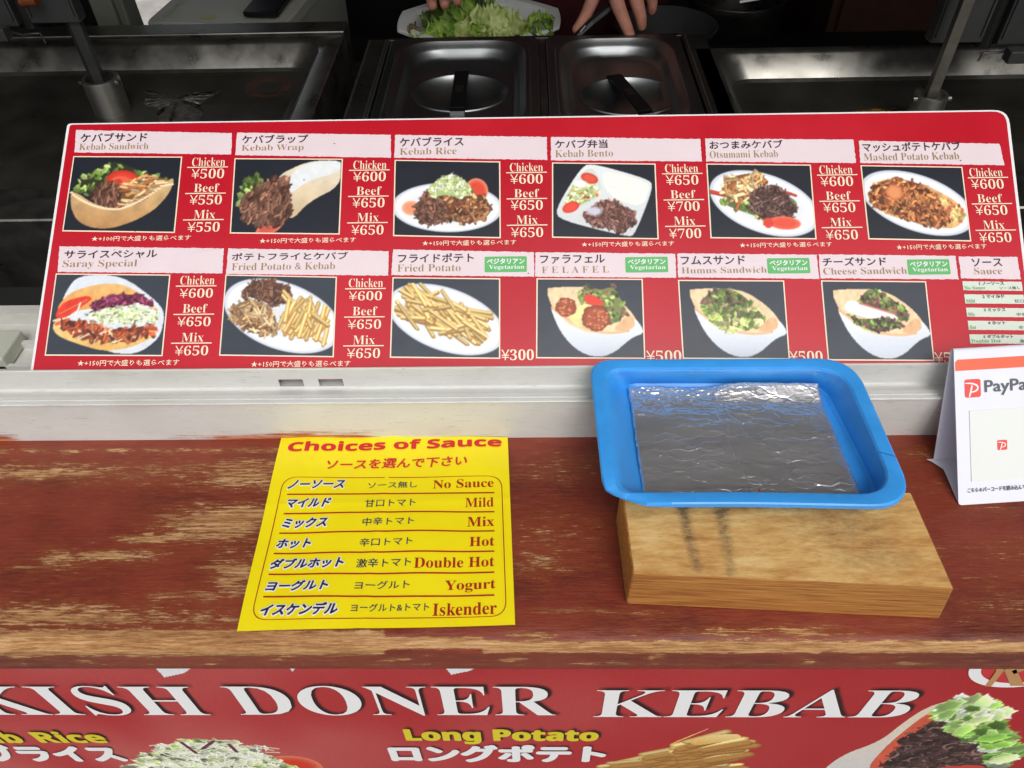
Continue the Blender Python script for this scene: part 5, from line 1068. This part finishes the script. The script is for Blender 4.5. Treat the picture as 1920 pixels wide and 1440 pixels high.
for nm, c0, c1_ in (('lettuce_green', (92, 130, 30), (168, 198, 84)), ('lettuce_pale', (158, 178, 90), (214, 222, 156)), ('lettuce_dark', (56, 84, 34), (110, 132, 60)), ('lettuce_red', (96, 60, 58), (120, 140, 70))):
    m, N, L, b, noise, ramp, math_, mix, streak, streak2, fine, blot = wood_mat(nm); L.new(ramp(noise(1, (38, 38, 38), 5), [(.35, c0), (.65, c1_)]), b.inputs['Base Color']); b.inputs['Roughness'].default_value = .45; b.inputs['Subsurface Weight'].default_value = .0
    bp = N.new('ShaderNodeBump'); bp.inputs['Strength'].default_value = .6; bp.inputs['Distance'].default_value = .003; L.new(noise(1, (160, 160, 160), 4), bp.inputs['Height']); L.new(bp.outputs[0], b.inputs['Normal']); LM.append(m)
def leaf(c, size, az, tilt, mi, curl=.5, fr=1.):
    n, k = 32, 16; V = []; R3 = Matrix.Rotation(az, 3, 'Z') @ Matrix.Rotation(tilt, 3, 'X'); ph = random.uniform(0, 6)
    for j in range(k + 1):
        t = j / k
        for i in range(n + 1):
            s = i / n * 2 - 1; w = (.35 + .75 * math.sin(math.pi * min(1, t * .80 + .08))) * .5
            e = max(abs(s) ** 2.5, t ** 4); ru = fr * e * .10 * (math.sin(s * 11 + t * 6 + ph) + .6 * math.sin(s * 23 + t * 17 + ph * 2))
            x = s * w * (1 + .1 * math.sin(t * 19 + ph) * abs(s)); y = t * (1 - .12 * s * s) + .06 * e * math.sin(s * 17 + ph); z = curl * (s * s * .25 + (t - .4) ** 2 * .5) + ru
            V.append(Vector(c) + R3 @ Vector((x * size, (y - .3) * size, z * size)))
    mesh('leaf', V, [[j * (n + 1) + i, j * (n + 1) + i + 1, (j + 1) * (n + 1) + i + 1, (j + 1) * (n + 1) + i] for j in range(k) for i in range(n)], LM[mi], sal, smooth=True)
def at_px(x, y, Y): q = on_y(x, y, Y); return (q[0], q[1], q[2])
for (x, y, Y, sz, az, ti, mi, cu_, fr_) in [(830, 62, 1.46, .085, .6, .6, 0, .5, 1), (850, 40, 1.49, .09, -.5, 1.0, 0, .6, 1), (815, 48, 1.50, .085, 1.2, .9, 2, .5, 1), (868, 22, 1.50, .08, .2, 1.1, 0, .5, 1.2), (895, 18, 1.53, .07, -.6, 1.2, 2, .6, 1.2), (915, 10, 1.53, .05, -1, 1.0, 0, .5, 1.2),
        (825, 22, 1.52, .075, .9, 1.1, 2, .5, 1.2), (880, 60, 1.44, .085, -.3, .5, 1, .7, .9), (920, 52, 1.45, .11, .25, .75, 1, .9, .35), (945, 58, 1.44, .11, -.45, .7, 1, .9, .35), (915, 66, 1.42, .09, 1.5, .4, 0, .5, .9), (955, 68, 1.42, .08, .9, .3, 1, .6, .8), (990, 55, 1.47, .075, -1.0, .9, 1, .7, .8), (1010, 48, 1.46, .075, -.3, .9, 0, .6, 1.2),
        (1020, 60, 1.44, .07, .7, .6, 2, .6, 1.2), (1025, 46, 1.47, .055, -1.2, 1.1, 0, .6, 1.3), (790, 66, 1.44, .06, 2.2, .5, 1, .5, .8), (805, 70, 1.43, .06, .2, .4, 0, .5, 1), (780, 58, 1.46, .05, 1., .9, 3, .5, 1), (860, 72, 1.42, .08, 2.8, .4, 2, .5, 1), (985, 70, 1.42, .06, 2.4, .5, 3, .5, 1), (1000, 74, 1.42, .07, .1, .5, 0, .5, 1), (840, 76, 1.42, .08, .4, .4, 0, .5, 1), (935, 76, 1.41, .08, -.6, .4, 1, .5, .8), (885, 38, 1.52, .09, .1, 1.2, 2, .4, 1)]:
    leaf(at_px(x, y + 8, Y - .012), sz * .60, az, ti * .8, mi, cu_, fr_)

# ================================================================= PERSON
MT['skin'] = mat('warm_skin', (196, 134, 112), .55, var=.22, vscale=55, bump=.25, bscale=300)
MT['red_cloth'] = mat('dark_red_cloth', (66, 6, 14), .8, var=.15, vscale=20, bump=.3, bscale=500); MT['dark_cloth'] = mat('black_trousers', (26, 26, 30), .8); MT['hair'] = mat('black_hair', (20, 16, 14), .5, var=.3, vscale=80)
def skin_mesh(name, pts, edges, rad, m, parent, sub=2, root=0):
    me = bpy.data.meshes.new(name); me.from_pydata([tuple(map(float, p_)) for p_ in pts], edges, []); o = bpy.data.objects.new(name, me); COL.objects.link(o)
    md = o.modifiers.new('s', 'SKIN'); md.use_smooth_shade = True
    for i, r in enumerate(rad): v = me.skin_vertices[0].data[i]; v.radius = (r, r) if not isinstance(r, tuple) else r; v.use_root = i == root
    sd = o.modifiers.new('d', 'SUBSURF'); sd.levels = sub; sd.render_levels = sub
    bpy.context.view_layer.update(); dg = bpy.context.evaluated_depsgraph_get(); nm = bpy.data.meshes.new_from_object(o.evaluated_get(dg)); bpy.data.objects.remove(o)
    nm.name = name; nm.polygons.foreach_set('use_smooth', [True] * len(nm.polygons)); nm.materials.clear(); return link(name, nm, m, parent)
per = empty('person', (.07, 1.86, -.93), 'person in a dark red apron working behind the pan lids, holding tongs over the plate', 'person')
HX = .07
pts = []; edg = []; rad = []
def nd(p_, r, par=None):
    pts.append(p_); rad.append(r); i = len(pts) - 1
    if par is not None: edg.append((par, i))
    return i
pel = nd((HX, 1.86, -.02), .13); bel = nd((HX, 1.85, .14), .125, pel); ch = nd((HX, 1.82, .36), .135, bel); nk0 = nd((HX, 1.79, .50), .07, ch); nk = nd((HX, 1.77, .57), .055, nk0); h0 = nd((HX, 1.735, .66), .085, nk); h1 = nd((HX, 1.74, .76), .088, h0)
nose = nd((HX, 1.645, .655), .012, h0)
for s in (-1, 1):
    hp_ = nd((HX + s * .09, 1.86, -.12), .095, pel); kn = nd((HX + s * .10, 1.85, -.50), .062, hp_); an = nd((HX + s * .10, 1.88, -.86), .042, kn); nd((HX + s * .11, 1.80, -.90), .032, an)
def wrist_pt(x, y, Y): return np.array(on_y(x, y, Y))
# right-hand side of the picture: grips tongs, fingers pointing down and forward
sR = nd((HX + .17, 1.80, .45), .065, ch); eR = nd((.36, 1.66, .22), .045, sR); wR = nd((.245, 1.43, .135), .027, eR)
pR = nd((.222, 1.385, .108), (.030, .024), wR)
def finger(par, P_, r0):
    i = par
    for k, q in enumerate(P_): i = nd(q, r0 * (1 - .13 * k), i)
def px3(L_): return [tuple(on_y(x, y, Y)) for x, y, Y in L_]
finger(pR, px3([(1148, -28, 1.365), (1160, 14, 1.352), (1174, 48, 1.345), (1185, 76, 1.342)]), .0142)
finger(pR, px3([(1186, -30, 1.372), (1195, 8, 1.362), (1202, 34, 1.362), (1203, 56, 1.368)]), .0142)
finger(pR, px3([(1210, -30, 1.395), (1222, -5, 1.392), (1224, 14, 1.395), (1220, 28, 1.40)]), .0125)
finger(pR, px3([(1226, -44, 1.415), (1238, -22, 1.415), (1238, -6, 1.42)]), .0105)
finger(pR, px3([(1128, -45, 1.40), (1113, -5, 1.385), (1096, 34, 1.378), (1076, 64, 1.372)]), .0145)
sL = nd((HX - .17, 1.80, .45), .065, ch); eL = nd((-.25, 1.70, .20), .045, sL); wL = nd((-.145, 1.60, .075), .027, eL); pL = nd((-.118, 1.585, .035), (.03, .02), wL)
finger(pL, px3([(808, -30, 1.52), (808, -2, 1.48), (812, 16, 1.455)]), .0125); finger(pL, px3([(832, -32, 1.52), (833, -4, 1.48), (834, 14, 1.455)]), .0125); finger(pL, px3([(856, -34, 1.52), (858, -8, 1.48), (856, 6, 1.46)]), .012)
finger(pL, px3([(876, -34, 1.58), (880, -12, 1.565)]), .009); finger(pL, px3([(795, -34, 1.60), (790, -14, 1.58)]), .012)
body = skin_mesh('body', pts, edg, rad, MT['skin'], per, 2, pel)
# clothes
tp = [(HX, 1.86, -.10), (HX, 1.85, .10), (HX, 1.82, .34), (HX, 1.80, .47), (HX - .18, 1.80, .44), (-.25, 1.70, .20), (-.20, 1.655, .14), (HX + .18, 1.80, .44), (.36, 1.66, .22), (.325, 1.58, .19)]
shirt = skin_mesh('red_shirt', tp, [(0, 1), (1, 2), (2, 3), (2, 4), (4, 5), (5, 6), (2, 7), (7, 8), (8, 9)], [.155, .15, .155, .07, .08, .06, .055, .08, .06, .055], MT['red_cloth'], per, 2, 1)
V = []; n = 30
for j, z in enumerate(np.linspace(-.55, .38, 14)):
    for i in range(n + 1):
        a = (i / n - .5) * 2.5; rx, ry = .255 - .05 * max(0, z), .20; fold = .008 * math.sin(i * 1.1 + z * 3) + .004 * math.sin(i * 2.7); V.append((HX + (rx + fold) * math.sin(a), 1.84 - (ry + fold) * math.cos(a) + .02 * abs(z), z))
apr = mesh('apron', V, [[j * (n + 1) + i, j * (n + 1) + i + 1, (j + 1) * (n + 1) + i + 1, (j + 1) * (n + 1) + i] for j in range(13) for i in range(n)], MT['red_cloth'], per, smooth=True); apr.modifiers.new('t', 'SOLIDIFY').thickness = .003
tr_pts = [(HX, 1.86, -.06)]; te = []; trr = [.145]
for s in (-1, 1):
    b0_ = len(tr_pts); tr_pts += [(HX + s * .09, 1.86, -.16), (HX + s * .10, 1.85, -.50), (HX + s * .10, 1.88, -.84)]; te += [(0, b0_), (b0_, b0_ + 1), (b0_ + 1, b0_ + 2)]; trr += [.11, .078, .06]
skin_mesh('trousers', tr_pts, te, trr, MT['dark_cloth'], per, 1)
for s in (-1, 1):
    bm = bmesh.new(); bmesh.ops.create_uvsphere(bm, u_segments=16, v_segments=10, radius=1, matrix=Matrix.Translation((HX + s * .11, 1.83, -.90)) @ Matrix.Diagonal((.05, .12, .035, 1))); bmo('shoe', bm, MT['black'], per, smooth=True)
bm = bmesh.new(); bmesh.ops.create_uvsphere(bm, u_segments=24, v_segments=16, radius=1, matrix=Matrix.Translation((HX, 1.765, .75)) @ Matrix.Diagonal((.102, .108, .105, 1)))
for v in list(bm.verts):
    if v.co.z < .70 and v.co.y < 1.77: bm.verts.remove(v)
bmo('hair', bm, MT['hair'], per, smooth=True)
for s in (-1, 1):
    bm = bmesh.new(); bmesh.ops.create_uvsphere(bm, u_segments=12, v_segments=8, radius=.009, matrix=Matrix.Translation((HX + s * .032, 1.655, .69))); bmo('eye', bm, MT['whiteink'], per, smooth=True)
tg = empty('tongs', on_y(1100, 60, 1.37), 'black serving tongs gripped in the hand beside the plate', 'tongs')
for dy, nm_ in ((0, 0), (.014, 1)):
    bm = bmesh.new(); tube(bm, [on_y(1190, -30, 1.40) + (0, dy, 0), on_y(1150, 10, 1.375 + dy), on_y(1110, 42, 1.365 + dy), on_y(1082, 68, 1.352 + dy * .5), on_y(1070, 84, 1.350)], [.006, .0085, .008, .007, .005], 8); bmo('tong_arm', bm, MT['black'], tg)
bm = bmesh.new(); q = on_y(1092, 55, 1.352); tube(bm, [q + (-.006, 0, -.008), q + (.006, 0, .006)], .003, 8); bmo('metal_rivet', bm, MT['steel'], tg)
gbp = on_z(1215, 40, -.10); gb = empty('grey_bowl', (gbp[0], 1.52, -.14), 'dull grey bowl in the shade behind the hand with the tongs', 'bowl')
bm = bmesh.new(); lathe(bm, [(.001, 0), (.05, 0), (.075, .02), (.095, .07), (.098, .072), (.094, .07), (.07, .024), (.001, .006)], (gbp[0] + .01, 1.50, -.115), 36); bmo('bowl_shell', bm, MT['bar_dark'], gb, smooth=True)
pt2 = boxo('serving_shelf', (-.2, .55, 1.385, 1.62, -.15, -.135), MT['grime'], None); pt2['label'] = 'dark shelf hidden low behind the pan lids under the grey bowl'; pt2['category'] = 'shelf'
for o in list(bpy.data.objects):
    if o.type == 'EMPTY' and o.parent is None: adopt(o)
